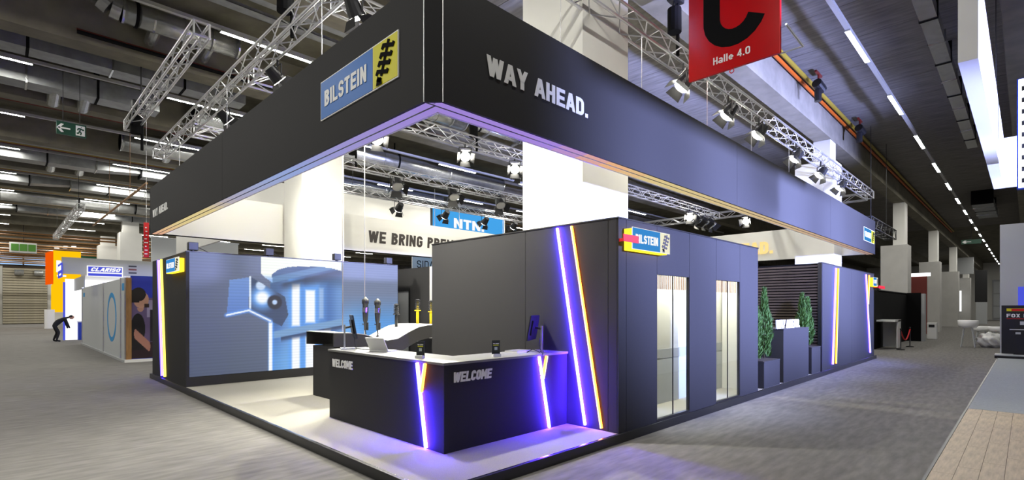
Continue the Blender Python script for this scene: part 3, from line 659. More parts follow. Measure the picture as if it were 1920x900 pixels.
def picture(x, z):
    """the film on the video wall: a lit damper with glowing rods"""
    hz = smooth(3.3,4.2,x)*smooth(2.4,1.2,z)
    c = [86+26*smooth(0,4,x), 96+30*smooth(0,4,x), 118+40*smooth(0,4,x)]
    if x < 1.8: c = [76+16*(z*.35+x*.4), 86+17*(z*.35+x*.4), 108+20*(z*.35+x*.4)]
    mix = lambda c, d, a: [p+(q-p)*a for p, q in zip(c, d)]
    c = mix(c, (70,160,245), hz*.8); c = mix(c, (130,190,250), .75*smooth(3.35,3.7,x)*smooth(4.5,3.8,x)*smooth(2.2,.9,z))
    if 1.84-.02*(z < 1.5) < x < 3.72:
        c = [88+40*math.sin(x*9)*.4, 132+40*math.sin(x*9)*.4, 196+30*math.sin(x*9)*.4]
        c = mix(c, (60,84,120), smooth(2.3,2.75,z)*.8); c = mix(c, (64,96,140), smooth(2.2,1.95,x)*.9*smooth(1.3,1.7,z))
        c = mix(c, (120,190,250), smooth(1.4,.5,z)*.5)
        for x0, x1, z0, z1 in ((2.37,2.57,1.42,2.5),(2.37,2.57,.3,1.15),(2.72,2.97,1.5,2.34),(2.72,2.97,.3,1.14),(3.22,3.40,.3,1.34),(3.08,3.2,1.6,2.4)):
            d = max(x0-x, x-x1, (z0-z)*.7, (z-z1)*.7); dim = .35 if x0 == 3.08 else 1
            c = mix(c, (95,165,250), smooth(.16,0,d)*.8*dim); c = mix(c, (248,252,255), smooth(.03,-.03,d)*dim)
        k = 2.60+(x-2.01)*.27; c = mix(c, (96,136,180), .9*smooth(.09,.06,abs(z-k))); c = mix(c, (44,58,84), .85*smooth(.02,.1,k-.08-z)*smooth(.42,.14,k-z)*smooth(2.0,2.2,x))
        k = 1.225+(x-2.01)*.16; c = mix(c, (120,160,205), smooth(.1,.075,abs(z-k))) ; c = mix(c, (40,52,84), .8*smooth(.075,.1,k-z)*smooth(.25,.11,k-z)*(x > 2.1))
    if z < 1.6: c = mix(c, (70,150,250), smooth(.10,.02,abs(x-1.86))*.9*smooth(1.6,1.5,z)); c = mix(c, (250,253,255), smooth(.055,.03,abs(x-1.85)))*1
    bxp = [(.87,1.72),(.93,2.53),(1.37,2.61),(1.34,1.82)]
    if inside(x, z, bxp): c = [92+20*(z-1.7), 128+20*(z-1.7), 196+12*(z-1.7)]
    if inside(x, z, [(1.40,1.82),(1.40,2.62),(1.6,2.50),(1.95,2.30),(2.2,2.16),(2.28,1.7),(2.12,1.42),(1.82,1.58)]):
        c = [58, 76, 108]; r = math.hypot(x-1.66, z-2.13); c = mix(c, (110,170,245), smooth(.42,.12,r)); c = mix(c, (250,253,255), smooth(.22,.08,r))
        r = math.hypot(x-1.95, z-2.02); c = mix(c, (36,40,54), smooth(.2,.15,r)); c = mix(c, (190,215,250), smooth(.08,.04,r))
        r = math.hypot(x-1.62, z-2.42); c = mix(c, (200,220,245), smooth(.14,.08,r)); 
    c = mix(c, (230,242,255), smooth(.03,.014,min(seg(x,z,(1.38,1.82),(1.38,2.62)), 9)))
    d = min(seg(x,z,(.87,1.71),(1.35,1.82)), seg(x,z,(1.35,1.82),(1.85,1.56))); c = mix(c, (90,150,240), smooth(.08,.02,d)*.8); c = mix(c, (240,248,255), smooth(.026,.012,d))
    cap = [(1.62,3.2),(3.70,3.2),(3.70,2.88),(3.4,2.94),(3.1,2.96),(2.54,2.94),(2.25,2.90),(2.02,2.82),(1.88,2.70),(1.90,2.5),(1.72,2.62),(1.63,2.72)]
    if inside(x, z, cap): c = mix([246,250,236], (150,190,240), smooth(2.72,2.55,z))
    return c
nx, nz = 320, 164; x0, x1, z0, z1 = .115, 5.465, .34, 3.12; vsx = []; fs = []
for j in range(nz+1):
    for i in range(nx+1): vsx.append((x0+(x1-x0)*i/nx, 9.168, z0+(z1-z0)*j/nz))
for j in range(nz):
    for i in range(nx):
        a = j*(nx+1)+i; fs.append((a,a+1,a+nx+2,a+nx+1))
me = bpy.data.meshes.new('screen'); me.from_pydata(vsx, [], fs)
ca = me.color_attributes.new('Col', 'FLOAT_COLOR', 'POINT'); buf = []
for (x, y, z) in vsx:
    c = lin([max(0, min(255, q)) for q in picture(x, z)]); row = 1-.10*(int(z/.035) % 2); buf += [c[0]*row, c[1]*row, c[2]*row, 1]
ca.data.foreach_set('color', buf)
so = link('screen', me, 'video_picture', vb); so['label'] = 'video wall showing a glowing blue damper'
bx('screen_backing', (.11,9.175,.33), (5.41,9.25,H1), 'black', vb)
lightbox('glowing logo box on the left side of the video block', (.05,10.42,2.70), NY, UP, NX, 1.2, .31, .86)
for i, x in enumerate((.24, 1.9, 3.69, 5.3)):
    t = thing('speaker', 'small black box speaker on top of the video wall, %s' % ('leftmost','second from left','third from left','rightmost')[i], 'speaker', (x,9.4,H1), 'video wall speakers')
    bx('cabinet', (x-.10,9.35,H1+.06), (x+.10,9.5,H1+.24), 'black_plastic', t, .01); obj('foot', MB().tube((x,9.42,H1), (x,9.42,H1+.06), .04, 10), 'black_plastic', t)
    if i in (0, 1): obj('cable', MB().path([(x+.08,9.45,H1+.15),(x+.2,9.45,H1+.1),(x+.34,9.45,H1+.03)], .008), 'rubber', t)
# dark wall with doorway behind
bw = thing('rear_partition', 'dark partition with a pale door behind the video wall', 'partition', (6.3,9,H0))
bx('wall_panel', (6.3,8.72,H0), (6.36,9.78,H1), 'charcoal', bw); bx('wall_panel', (6.3,9.78,2.5), (6.36,10.55,H1), 'charcoal', bw); bx('wall_panel', (6.3,10.55,H0), (6.36,12.5,H1), 'charcoal', bw)
dl = bx('door_leaf', (6.33,9.84,H0), (6.36,10.5,2.42), 'light_grey', bw); obj('door_handle', MB().tube((6.30,9.92,1.15), (6.30,10.04,1.15), .012, 8).tube((6.30,9.92,1.15), (6.33,9.92,1.15), .012, 8), 'chrome', dl); bx('door_frame', (6.29,9.78,H0), (6.36,9.84,2.5), 'black_trim', bw); bx('door_frame', (6.29,9.84,2.42), (6.36,10.55,2.5), 'black_trim', bw)
bx('end_post', (6.29,8.62,H0), (6.37,8.72,H1), 'off_white', bw)

# ---- wave-shaped display table with dampers
wt = thing('display_table', 'wave-shaped charcoal display table between counter and video wall', 'table', (2.8,5.2,H0))
cv = [(1.55,1.40),(1.9,1.39),(2.2,1.35),(2.45,1.26),(2.7,1.21),(2.95,1.24),(3.2,1.36),(3.45,1.46),(3.7,1.50),(4.1,1.50),(4.5,1.46),(4.9,1.38)]
lo = [(x,z-.25-.05*math.sin((x-1.5)*1.2)) for x, z in cv]
obj('front_skirt', MB().prism([(x,5.2,z-.004) for x, z in cv]+[(x,5.2,z) for x, z in reversed(lo)], (0,.03,0)), 'charcoal', wt)
obj('rear_skirt', MB().prism([(x,6.37,z-.004) for x, z in cv]+[(x,6.37,z) for x, z in reversed(lo)], (0,.03,0)), 'charcoal', wt)
mb = MB()
for (xa, za), (xb, zb) in zip(cv, cv[1:]): mb.prism([(xa,5.2,za),(xb,5.2,zb),(xb,6.4,zb),(xa,6.4,za)], (0,0,.012))
obj('wave_top', mb, 'grey_panel', wt)
bx('support', (1.6,5.3,H0), (2.0,6.2,1.13), 'charcoal', wt); bx('support', (4.2,5.3,H0), (4.6,6.2,1.15), 'charcoal', wt)
def damper(label, x, z0, h, kind, y=6.0):
    t = thing('shock_absorber', label, 'shock absorber', (x,y,z0), 'dampers on the display table'); c = (x,y,z0)
    y_ = kind in ('yellow',)
    obj('mount_eye', MB().path([(x,y,z0),(x+.012,y,z0+.08*h),(x-.008,y,z0+.2*h)], .012, 8).tube((x,y-.03,z0+.01), (x,y+.03,z0+.01), .022, 10), 'spring_yellow' if y_ else 'black_plastic', t)
    if kind == 'air':
        obj('lower_body', MB().lathe([(0,.18*h),(.028,.18*h),(.034,.36*h),(.05,.42*h),(.062,.62*h),(.062,.64*h),(0,.64*h)], 16, c), 'black_plastic', t, True)
        obj('air_sleeve', MB().lathe([(0,.62*h),(.066,.62*h),(.066,.74*h),(0,.74*h)], 16, c), 'chrome', t)
        obj('top_cap', MB().lathe([(0,.74*h),(.058,.74*h),(.058,.82*h),(.072,.84*h),(.072,.93*h),(.04,.96*h),(.02,1.0*h),(0,1.0*h)], 16, c), 'black_plastic', t, True)
        obj('reservoir', MB().tube((x+.04,y-.02,z0+.18*h), (x+.04,y-.02,z0+.37*h), .02, 10), 'black_plastic', t)
        obj('bracket', MB().tube((x-.07,y,z0+.33*h), (x+.06,y,z0+.31*h), .012, 6), 'black_plastic', t)
    else:
        bm_ = 'spring_yellow' if y_ else 'black_plastic'
        obj('tube_body', MB().lathe([(0,.05*h),(.034,.05*h),(.034,.48*h),(.026,.5*h),(.026,.92*h),(0,.92*h)], 16, c), bm_, t, True)
        obj('spring_seat', MB().lathe([(0,.5*h),(.075,.52*h),(.07,.55*h),(0,.55*h)], 16, c), bm_, t)
        n = 66; pts = [(x+.05*math.cos(k*.6), y+.05*math.sin(k*.6), z0+h*(.55+.38*k/n)) for k in range(n+1)]
        obj('coil_spring', MB().path(pts, .010, 6), 'black_plastic', t)
        obj('top_mount', MB().lathe([(0,.92*h),(.06,.92*h),(.06,.96*h),(.02,.98*h),(.02,1.0*h),(0,1.0*h)], 16, c), 'chrome' if kind == 'coil' else 'black_plastic', t)
    return t
damper('black air damper with a chrome sleeve, leftmost on the wave table', 2.65, 1.25, .86, 'air')
damper('black air damper with a pale sleeve, second on the wave table', 2.94, 1.25, .83, 'air')
damper('thin black coil damper in the middle of the wave table', 3.41, 1.46, .52, 'coil')
damper('bright yellow damper with black spring on the wave table', 3.98, 1.51, .58, 'yellow')
damper('yellow damper half hidden behind the cabin wall', 4.36, 1.48, .58, 'yellow')
for i, (x, y, z0, z1) in enumerate(((2.16,6.05,1.39,6.5),(2.66,6.05,1.25,6.5),(9.27,12.5,5.06,6.56),(10.51,12.5,5.06,6.56),(13.0,12.5,5.06,6.56),(4.55,12.5,5.06,6.56))):
    tag(obj('suspension_wire', MB().tube((x,y,z0), (x,y,z1), .012 if i < 2 else .010, 6), 'aluminium'), ['thin pale rod left of the dampers, reaching down to the wave table','thin pale rod beside the leftmost damper','pale wire over the back fascia, left of the blue sign','pale wire over the back fascia, above the letters of the blue sign','pale wire over the back fascia, right end of the blue sign','pale wire over the back fascia beside the white column'][i], 'wire', 'suspension wires')

# ---- header fascia ring
FZ0, FZ1, FD = 3.86, 5.08, .28
fa = thing('header_fascia', 'charcoal header fascia hung round the top of the stand', 'fascia', (0,0,FZ0))
CH = .13
def fpanel(p, q, d, m='charcoal', name='fascia_panel', z0=FZ0, z1=FZ1):
    return obj(name, MB().prism([(*p,z0),(*q,z0),(*q,z1),(*p,z1)], d), m, fa)
for x0, x1 in ((CH,7.24),(7.24,13.93),(13.93,20.04)): fpanel((x0+g,0), (x1-g,0), (0,.03,0))
for y0, y1 in ((CH,6.4),(6.4,12.66)): fpanel((0,y0+g), (0,y1-g), (.03,0,0))
fpanel((0,CH), (CH,0), (.02,.02,0), name='corner_panel')
for p in ((0,CH), (CH,0)): obj('corner_profile', MB().tube((*p,FZ0), (*p,FZ1), .006, 6), 'aluminium', fa)
fpanel((20.04,0), (20.04,12.66), (-.03,0,0)); fpanel((0,12.66), (20.04,12.66), (0,-.03,0))
for a, b, d in (((FD,FD),(20.04-FD,FD),(0,-.02,0)), ((FD,FD),(FD,12.66-FD),(-.02,0,0)), ((FD,12.66-FD),(20.04-FD,12.66-FD),(0,.02,0)), ((20.04-FD,FD),(20.04-FD,12.66-FD),(.02,0,0))):
    fpanel(a, b, d, 'white_panel', 'inner_panel')
# colour-changing LED underside
def mixc(c, d, a): return tuple(p+(q-p)*a for p, q in zip(c, d))
PUR, BLU, ORA, YEL = (.30,.16,.72), (.24,.36,.74), (.95,.42,.16), (.80,.62,.22)
def under_color(side, t):
    if side == 'X': stops = ((0,PUR),(.10,(.36,.18,.78)),(.15,ORA),(.22,YEL),(.6,(.62,.40,.22)),(1,(.45,.25,.2)))
    else: stops = ((0,PUR),(.14,(.30,.24,.66)),(.3,BLU),(.5,(.40,.36,.5)),(.62,YEL),(.8,YEL),(1,(.8,.36,.2)))
    for (a, c), (b, d) in zip(stops, stops[1:]):
        if t <= b: return mixc(c, d, (t-a)/(b-a))
    return stops[-1][1]
for side, L in (('X',20.04), ('Y',12.66)):
    n = 40 if side == 'X' else 30
    for k in range(n):
        a, b = L*k/n, L*(k+1)/n
        if k == 0: a = .13
        m = emit('underside_%s_%d' % (side, k), mixc(under_color(side, (k+.5)/n), (.8,.8,.8), .15), .9)
        for d0, d1 in ((.03,.135), (.155,FD-.02)):
            if side == 'X': bx('light_strip', (max(a,d0),d0,FZ0+.006), (b,d1,FZ0+.02), m, fa)
            else: bx('light_strip', (d0,max(a,d1 if k == 0 else 0),FZ0+.006), (d1,b,FZ0+.02), m, fa)
for a, b in (((.03,.135),(20.0,.155)), ((.135,.155),(.155,12.6))): bx('underside_groove', (*a,FZ0+.004), (*b,FZ0+.02), 'dark_metal', fa)
logo(fa, (0,2.34,4.235), NY, UP, NX, 1.78, .485, 1.28, 'logo_blue', 'logo_yellow', 'letter_white', 'black', .012, .014)
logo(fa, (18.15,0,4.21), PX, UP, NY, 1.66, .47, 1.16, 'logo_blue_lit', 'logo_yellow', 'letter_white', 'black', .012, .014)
text('WAY AHEAD.', (.70,0,4.30), PX, UP, NY, .215, 1.74, 'letter_white', fa, .006, .20, .56, .09)
text('WAY AHEAD.', (0,12.27,4.25), NY, UP, NX, .19, 1.66, 'letter_white', fa, .006, .20, .56, .09)
text('WE BRING PREMIUM', (6.32,12.66-FD,4.19), PX, UP, NY, .42, 4.6, 'letter_dark', fa, .006, .21, .56, .11, shear=.05)
text('WAY AHEAD.', (20.04-FD,7.0,4.14), NY, UP, NX, .50, 3.55, 'warm_letter', fa, .05, .20, .56, .09)
for i, x in enumerate((2.73, 4.9, 7.45, 9.85, 12.6, 16)):
    tag(obj('suspension_wire', MB().tube((x,.69,4.9), (x,.69,6.58), .006, 6).tube((x,.27,4.9), (x,.69,4.9), .008, 6), 'aluminium'), 'thin wire from the right fascia to its truss, number %s from the corner' % ('one','two','three','four','five','six')[i], 'wire', 'fascia wires')
for i, y in enumerate((3.5, 8, 12)):
    tag(obj('suspension_wire', MB().tube((.54,y,4.9), (.54,y,6.58), .006, 6).tube((.27,y,4.9), (.54,y,4.9), .008, 6), 'aluminium'), 'thin wire from the left fascia to its truss, %s' % ('near the corner','midway','near the far end')[i], 'wire', 'fascia wires')

# ---- far right block with slatted flank
rb = thing('end_block', 'charcoal block at the far right end with light lines and slatted flank', 'exhibition wall', (13.27,.04,H0))
for x0, x1 in ((13.27,16.6),(16.6,20.04)): bx('wall_panel', (x0+g,.04,H0), (x1-g,.10,H1), 'charcoal', rb)
bx('corner_post', (13.20,.04,H0), (13.27,.14,H1), 'black_trim', rb)
bx('flank_backing', (13.27,.14,H0), (13.31,4.2,H1), 'black', rb); bx('end_panel', (19.98,.1,H0), (20.04,4.2,H1), 'charcoal', rb); bx('top_trim', (13.2,.03,H1), (20.05,.12,H1+.02), 'black_trim', rb)
sm = MB().box((0,0,0), (.05,4.0,.052)).mesh('slat'); sm.materials.append(M['dark_slat'])
for k in range(36):
    o = bpy.data.objects.new('slat', sm); COL.objects.link(o); o.parent = rb; o.location = Vector((13.21,.14,H0+.06+k*.081))-rb.location
led_line(rb, (14.62,.04,3.06), (14.27,.04,.24), NY, 'blue_core', 'blue_soft', w=.028); led_line(rb, (14.90,.04,3.06), (14.62,.04,.24), NY, 'orange_core', 'orange_soft', w=.028)
led_line(rb, (18.62,.04,3.05), (19.31,.04,.28), NY, 'blue_core', 'blue_soft', w=.028); led_line(rb, (19.13,.04,3.05), (18.99,.04,2.02), NY, 'orange_core', 'orange_soft', w=.028)
lightbox('glowing logo box at the far end of the right block', (19.25,.04,2.67), PX, UP, NY, .78, .32, .54)
t = thing('direction_flag', 'small red flag sign at the far right corner', 'sign', (19.9,-.14,2.6))
bx('flag_plate', (19.9,-.14,2.60), (21.0,-.13,2.70), 'red', t); bx('fixing_arm', (20.0,-.13,2.62), (20.03,.04,2.68), 'red', t)
# recess: planters, podium, conifers
def planter(label, x0, x1, h):
    t = thing('planter', label, 'planter', (x0,.05,H0), 'tall charcoal planters')
    bx('planter_box', (x0,.05,H0), (x1,.62,H0+h), 'charcoal', t, .008); bx('planter_rim', (x0-.004,.046,H0+h-.02), (x1+.004,.624,H0+h+.004), 'charcoal', t); bx('soil', (x0+.03,.08,H0+h), (x1-.03,.59,H0+h+.012), 'soil', t)
planter('tall charcoal planter beside the cabin', 8.84, 9.84, .58); planter('tall charcoal planter beside the far right block', 12.32, 13.14, .70)
def conifer(label, x, y, z, h, r, seed):
    rnd = random.Random(seed); t = thing('conifer', label, 'conifer', (x,y,z), 'potted conifers')
    obj('trunk', MB().tube((x,y,z), (x,y,z+h*.9), .02, 6, .006), 'stem', t); mb = MB()
    for k in range(2600):
        f = rnd.random()**.8; rr = r*(.5+.6*math.sin((f*.8+.15)*math.pi))*(1-f**2.2)*(1+.25*math.sin(f*17+seed)*math.sin(f*7))*(.35+.65*rnd.random()**.5); a = rnd.random()*6.283
        p = Vector((x+rr*math.cos(a), y+rr*math.sin(a), z+h*(.02+.93*f)))
        d = Vector((math.cos(a)*.45+rnd.uniform(-.3,.3), math.sin(a)*.45+rnd.uniform(-.3,.3), 1)).normalized()*rnd.uniform(.06,.12)
        s = d.cross(Vector((rnd.uniform(-1,1),rnd.uniform(-1,1),rnd.uniform(-1,1)))).normalized()*.012
        mb.add([p-s, p+s, p+d], [(0,1,2)])
    o = link('foliage', mb.mesh('foliage'), 'foliage', t); o['kind'] = 'stuff'
conifer('slim green conifer in the planter by the cabin, left one', 9.06, .33, H0+.585, 1.60, .15, 1); conifer('slim green conifer in the planter by the cabin, right one', 9.66, .33, H0+.585, 1.66, .16, 2)
conifer('slim green conifer in the far planter, left one', 12.48, .33, H0+.705, 1.48, .15, 3); conifer('slim green conifer in the far planter, right one', 12.98, .33, H0+.705, 1.36, .14, 4)
pd = thing('podium', 'charcoal podium between the two planters', 'podium', (10.1,.05,H0))
bx('podium_body', (10.1,.05,H0), (12.05,.75,1.36), 'charcoal', pd, .008); bx('podium_top', (10.09,.045,1.36), (12.06,.76,1.38), 'charcoal', pd)
lt = thing('standing_letters', 'white standing letters of a slogan on top of the podium', 'letters', (10.1,.2,1.38))
text('WAY AHEAD.', (10.12,.24,1.381), PX, UP, NY, .21, 1.75, 'letter_white', lt, .03, .17, .50, .13, shear=.08)

# ================================================================== hanging red hall sign
cs = thing('hall_sign', 'large red hanging sign with a black letter C', 'sign', (5.9,-.45,5.94))
bx('sign_board', (5.90,-1.19,5.94), (5.95,.33,8.0), 'sign_red', cs); bx('edge_profile', (5.895,-1.20,5.93), (5.955,-1.19,8.0), 'red', cs)
q = lambda a, b, d: Vector((5.90-d, .33-a*1.52, 5.94+b*1.52)); mb = MB()
pts = arc(.53,.86,.26,.56,70,180,8)+arc(.53,.66,.26,.36,190,270,7)+arc(.53,.62,.25,.32,275,350,6)
ribbon(mb, arc(.53,1.0,.255,.30,30,180,8)+[(.275,.66)]+arc(.53,.60,.255,.26,185,340,10), .095, q, .006, False); obj('letter', mb, 'black', cs)
text('Halle 4.0', (5.90,-.12,6.09), NY, UP, NX, .125, .62, 'letter_white', cs, .005, .15, .52, .10)
obj('hook', MB().path([(5.92,-.43+.035*math.cos(k*.7),5.90+.035*math.sin(k*.7)) for k in range(10)], .008), 'red', cs)
for y in (-.9, .1): obj('hanger_rod', MB().tube((5.925,y,8.0), (5.925,y,9.15), .012, 6), 'dark_metal', cs)
mb = MB().tube((5.93,-1.2,5.93), (5.93,-1.52,5.93), .014, 8).tube((5.93,-1.52,5.93), (5.2,-1.50,6.0), .018, 8)
obj('side_arm', mb, 'aluminium', cs)

# ================================================================== the stand across the aisle (right edge)
nh = thing('white_header', 'white hanging header of the stand across the aisle', 'fascia', (4.3,-3.5,4.47))
bx('header_beam', (4.3,-3.62,4.47), (12.5,-3.46,5.52), 'white_gloss', nh); bx('header_cross', (12.36,-7,4.47), (12.5,-3.62,5.52), 'white_gloss', nh)
for x in (6, 11): obj('hanger_rod', MB().tube((x,-3.54,5.52), (x,-3.54,9.15), .01, 6), 'dark_metal', nh)
ns = thing('bright_screen', 'glaring white video panel at the right picture edge', 'screen', (9.7,-3.86,3.95))
bx('screen_face', (9.70,-6.6,3.97), (9.72,-3.87,5.86), 'screen_white', ns); bx('screen_case', (9.72,-6.62,3.95), (9.82,-3.85,5.88), 'blue_print', ns)
for k in range(9): bx('dark_mark', (9.694,-3.96,4.05+.2*k), (9.70,-3.91,4.13+.2*k), 'black_plastic', ns)
for y in (-4.2,-6.2): obj('hanger_rod', MB().tube((9.77,y,5.88), (9.77,y,9.15), .012, 6), 'dark_metal', ns)
# added truss and blue wash lamps, out of view, to tint the right-hand faces
truss('added silver truss for the wash lamps, out of view across the aisle', 'X', 1.5, 24, -8.0, 4.3, hang=True)
for i, x in enumerate((6.5, 10, 13.5, 17.5)):
    flood('added blue wash light out of view across the aisle, %s from the camera' % ('first','second','third','fourth')[i], x, -7.71, 3.95, (x+.4,0,4.35), (WASH, (.40,.46,1.0), 76, .7, .25), .3, z_up=4.3, group='added wash lights', face='sign_blue')
nw = thing('pale_wall', 'pale lilac wall behind the black notice board at right', 'partition', (25,-3.2,0))
bx('wall_panel', (25,-4.6,0), (25.1,-3.21,5.15), 'light_grey', nw); bx('wall_panel', (25,-8,0), (25.1,-4.61,5.15), 'light_grey', nw)
bx('picture_screen', (24.97,-4.4,1.6), (25,-3.72,2.7), 'sign_blue', nw)
bs = thing('notice_board', 'black notice board with white lines at the right edge', 'board', (24,-3.28,0))
bx('board', (24.0,-5.4,.16), (24.08,-3.28,1.98), 'black_plastic', bs); bx('base_plinth', (23.6,-5.4,0), (24.3,-3.1,.10), 'black_trim', bs); bx('base_edge', (23.58,-5.4,.10), (24.3,-3.1,.14), 'light_grey', bs); bx('foot_post', (24.0,-5.0,.1), (24.06,-3.6,.17), 'black_trim', bs)
bx('top_stripe', (23.99,-5.2,1.76), (24.0,-3.42,1.86), 'logo_yellow', bs); bx('top_stripe', (23.985,-5.2,1.77), (23.995,-3.55,1.85), 'red', bs)
text('FOX LOTMI GEN', (24.0,-3.42,1.53), NY, UP, NX, .13, 1.5, 'letter_white', bs, .006, .2)
bx('underline', (23.99,-5.2,1.47), (24.0,-3.42,1.49), 'red', bs); bx('info_patch', (23.99,-3.95,1.25), (24.0,-3.78,1.38), 'light_grey', bs); bx('text_line', (23.99,-5.0,1.06), (24.0,-3.5,1.09), 'light_grey', bs)
bx('info_patch', (23.99,-3.8,.9), (24.0,-3.66,.98), 'light_grey', bs); bx('info_patch', (23.99,-4.2,.9), (24.0,-4.0,.98), 'light_grey', bs)

# ================================================================== down the right aisle
bk = thing('black_stand', 'black walled stand just past the far right block', 'exhibition wall', (26,.5,0))
bx('back_wall', (25.2,.95,0), (34.4,1.0,2.7), 'black', bk); bx('end_wall', (34.2,.30,0), (34.25,.95,2.75), 'black', bk); bx('end_post', (34.26,.15,0), (34.9,.35,2.7), 'grey_panel', bk); bx('top_trim', (26.2,.93,2.7), (34.4,1.0,2.74), 'black_trim', bk)
t = thing('white_cube', 'white open cube display in the black stand', 'display', (27,.3,0))
bx('side_board', (27,.28,.05), (27.06,.90,1.32), 'white_gloss', t); bx('top_board', (25.6,.22,1.26), (27.1,.92,1.34), 'white_gloss', t); bx('front_board', (26.3,.22,.05), (27.06,.28,1.32), 'white_gloss', t)
t = thing('rope_barrier', 'red rope barrier in front of the black stand', 'barrier', (26,.1,0))
for x in (25.8, 28.4): obj('post', MB().lathe([(.0,0),(.16,0),(.16,.03),(.025,.05),(.025,.9),(.04,.95),(0,.97)], 14, (x,.05,0)), 'dark_metal', t, True)
mb = MB(); mb.path([(25.8+2.6*k/12,.05,.85-.45*math.sin(math.pi*k/12)) for k in range(13)], .03); obj('rope', mb, 'red', t)
t = thing('info_pillar', 'white info pillar past the black stand', 'pillar stand', (37,.0,0))
bx('body', (37,-.12,0), (37.5,.34,1.0), 'white_gloss', t, .03); bx('dark_slot', (36.99,-.02,.72), (37,.26,.88), 'black_plastic', t)
def tub_stool(label, x, y, h, w):
    t = thing('tub_chair', label, 'chair', (x,y,0), 'white lounge chairs')
    obj('shell', MB().lathe([(0,h*.72),(w*.42,h*.72),(w*.52,h*.80),(w*.54,h),(w*.48,h),(w*.44,h*.84),(0,h*.80)], 18, (x,y,0)), 'white_gloss', t, True)
    for k in range(4):
        a = math.pi/4+k*math.pi/2; obj('leg', MB().tube((x+w*.28*math.cos(a),y+w*.28*math.sin(a),h*.74), (x+w*.5*math.cos(a),y+w*.5*math.sin(a),0), .03, 8, .02), 'light_grey', t)
tub_stool('white tub bar stool with splayed legs in the aisle', 30.2, -1.95, 1.3, .72); tub_stool('white tub chair behind the bar stool', 33, -2.3, .95, .7); tub_stool('white tub chair beside the plastic heap', 32.6, -2.95, .95, .72)
rnd = random.Random(5); bm = bmesh.new(); bmesh.ops.create_icosphere(bm, subdivisions=4, radius=1)
for v in bm.verts:
    n = v.co.normalized(); k = 1+.10*math.sin(n.x*7+n.z*5)+.09*math.sin(n.y*9-n.z*6)+.05*math.sin(n.x*17+n.y*13); v.co = Vector((n.x*.55*k, n.y*.46*k, max(-.33, n.z*.38*k)+.33))
me = bpy.data.meshes.new('plastic_heap'); bm.to_mesh(me); bm.free(); o = link('plastic_heap', me, 'white_gloss', None, True); o.location = (30.6,-2.72,.0); tag(o, 'crumpled white plastic wrapped heap on the aisle floor', 'bag')
t = thing('red_booth', 'dark red panel with lit top beyond the grey column', 'booth', (45,1,0))
bx('red_panel', (45,1.2,0), (45.1,2.6,4.2), 'pipe_red', t); bx('lit_header', (44.9,1.0,4.2), (45.1,2.8,4.45), 'neigh_white', t)
t = thing('shelf_booth', 'brown shelf wall with a lit white header at the aisle end', 'booth', (90,3,0))
bx('back_panel', (92,2.4,0), (92.2,6.4,4.2), 'timber', t); bx('lit_header', (91.9,3.6,4.4), (92.2,6.6,6.0), 'neigh_white', t)
for k in range(5): bx('shelf_divider', (91.8,2.5+.85*k,.6), (92,2.65+.85*k,4.0), 'black_plastic', t)
t = thing('dark_banner', 'dark hanging banner with white block at the aisle end', 'banner', (80,.6,0))
bx('banner', (80,-.6,2.6), (80.1,.5,6.4), 'black_plastic', t); bx('white_block', (79.9,.6,6.0), (80.1,2.4,8.0), 'light_grey', t); bx('post', (80,-.6,0), (80.2,.4,2.6), 'light_grey', t); bx('green_light', (79.8,1.7,1.5), (79.9,2.0,4.0), 'neigh_white', t)
t = thing('glass_entrance', 'pale glazed entrance at the end of the right aisle', 'entrance', (109,-1,0))
bx('frame', (109.6,-5,0), (110,0,6.4), 'grey_panel', t)
for k in range(4):
    for j in range(3): bx('pane', (109.5,-4.9+1.22*k,.3+2.0*j), (109.6,-3.8+1.22*k,2.1+2.0*j), 'light_grey', t)

# ================================================================== the stand behind and the left aisle
nt_ = thing('white_stand_header', 'white header of the stand behind with a lit blue name panel', 'fascia', (2,17,4))
bx('header_panel', (3.0,17.0,4.4), (12.33,17.1,6.86), 'white_panel', nt_); bx('header_panel', (17.42,17.0,4.4), (17.5,24,6.86), 'white_panel', nt_); bx('header_return', (3.0,17.1,4.4), (3.1,24,6.86), 'white_panel', nt_)
bx('blue_panel', (12.45,16.98,4.4), (17.4,17.1,6.86), 'ntn_blue', nt_); bx('panel_edge', (12.33,16.97,4.4), (12.45,17.1,6.86), 'dark_metal', nt_)
text('NTN.', (13.80,16.98,6.03), PX, UP, NY, .50, 2.1, 'logo_white_lit', nt_, .02, .22, .7, .10)
for x in (4, 10, 16): obj('hanger_rod', MB().tube((x,17.05,6.86), (x,17.05,9.15), .012, 6), 'dark_metal', nt_)
t = thing('name_sign', 'white sign with thin black letters above the dark partition', 'sign', (13.4,20,4.05))
bx('board', (13.3,20,3.9), (17,20.06,4.72), 'white_gloss', t); text('SIDAT', (13.6,20,4.12), PX, UP, NY, .42, 1.5, 'letter_dark', t, .006, .12, .6, .14); bx('post', (14,20.06,0), (14.1,20.12,3.9), 'grey_panel', t)
for i, (x0, x1) in enumerate(((3.1,4.6),(5.2,7.5),(11.5,14.2))):
    t = thing('back_wall_panel', 'pale grey panel seen in the gap over the video wall, %s' % ('leftmost','middle','rightmost')[i], 'partition', (x0,30,0), 'pale panels far behind')
    bx('panel', (x0,30,0), (x1,30.1,5.75), 'light_grey', t); bx('top_rail', (x0-.05,29.98,5.75), (x1+.05,30.12,5.82), 'aluminium', t)
t = thing('red_banner', 'narrow red patterned banner beyond the left fascia end', 'banner', (.42,16,3.5))
bx('banner', (.42,16,3.5), (.56,16.03,4.62), 'red', t); rnd = random.Random(3)
for k in range(8): bx('white_mark', (.43+.04*rnd.random(),15.992,3.6+.12*k), (.49+.05*rnd.random(),16,3.63+.12*k), 'letter_white', t)
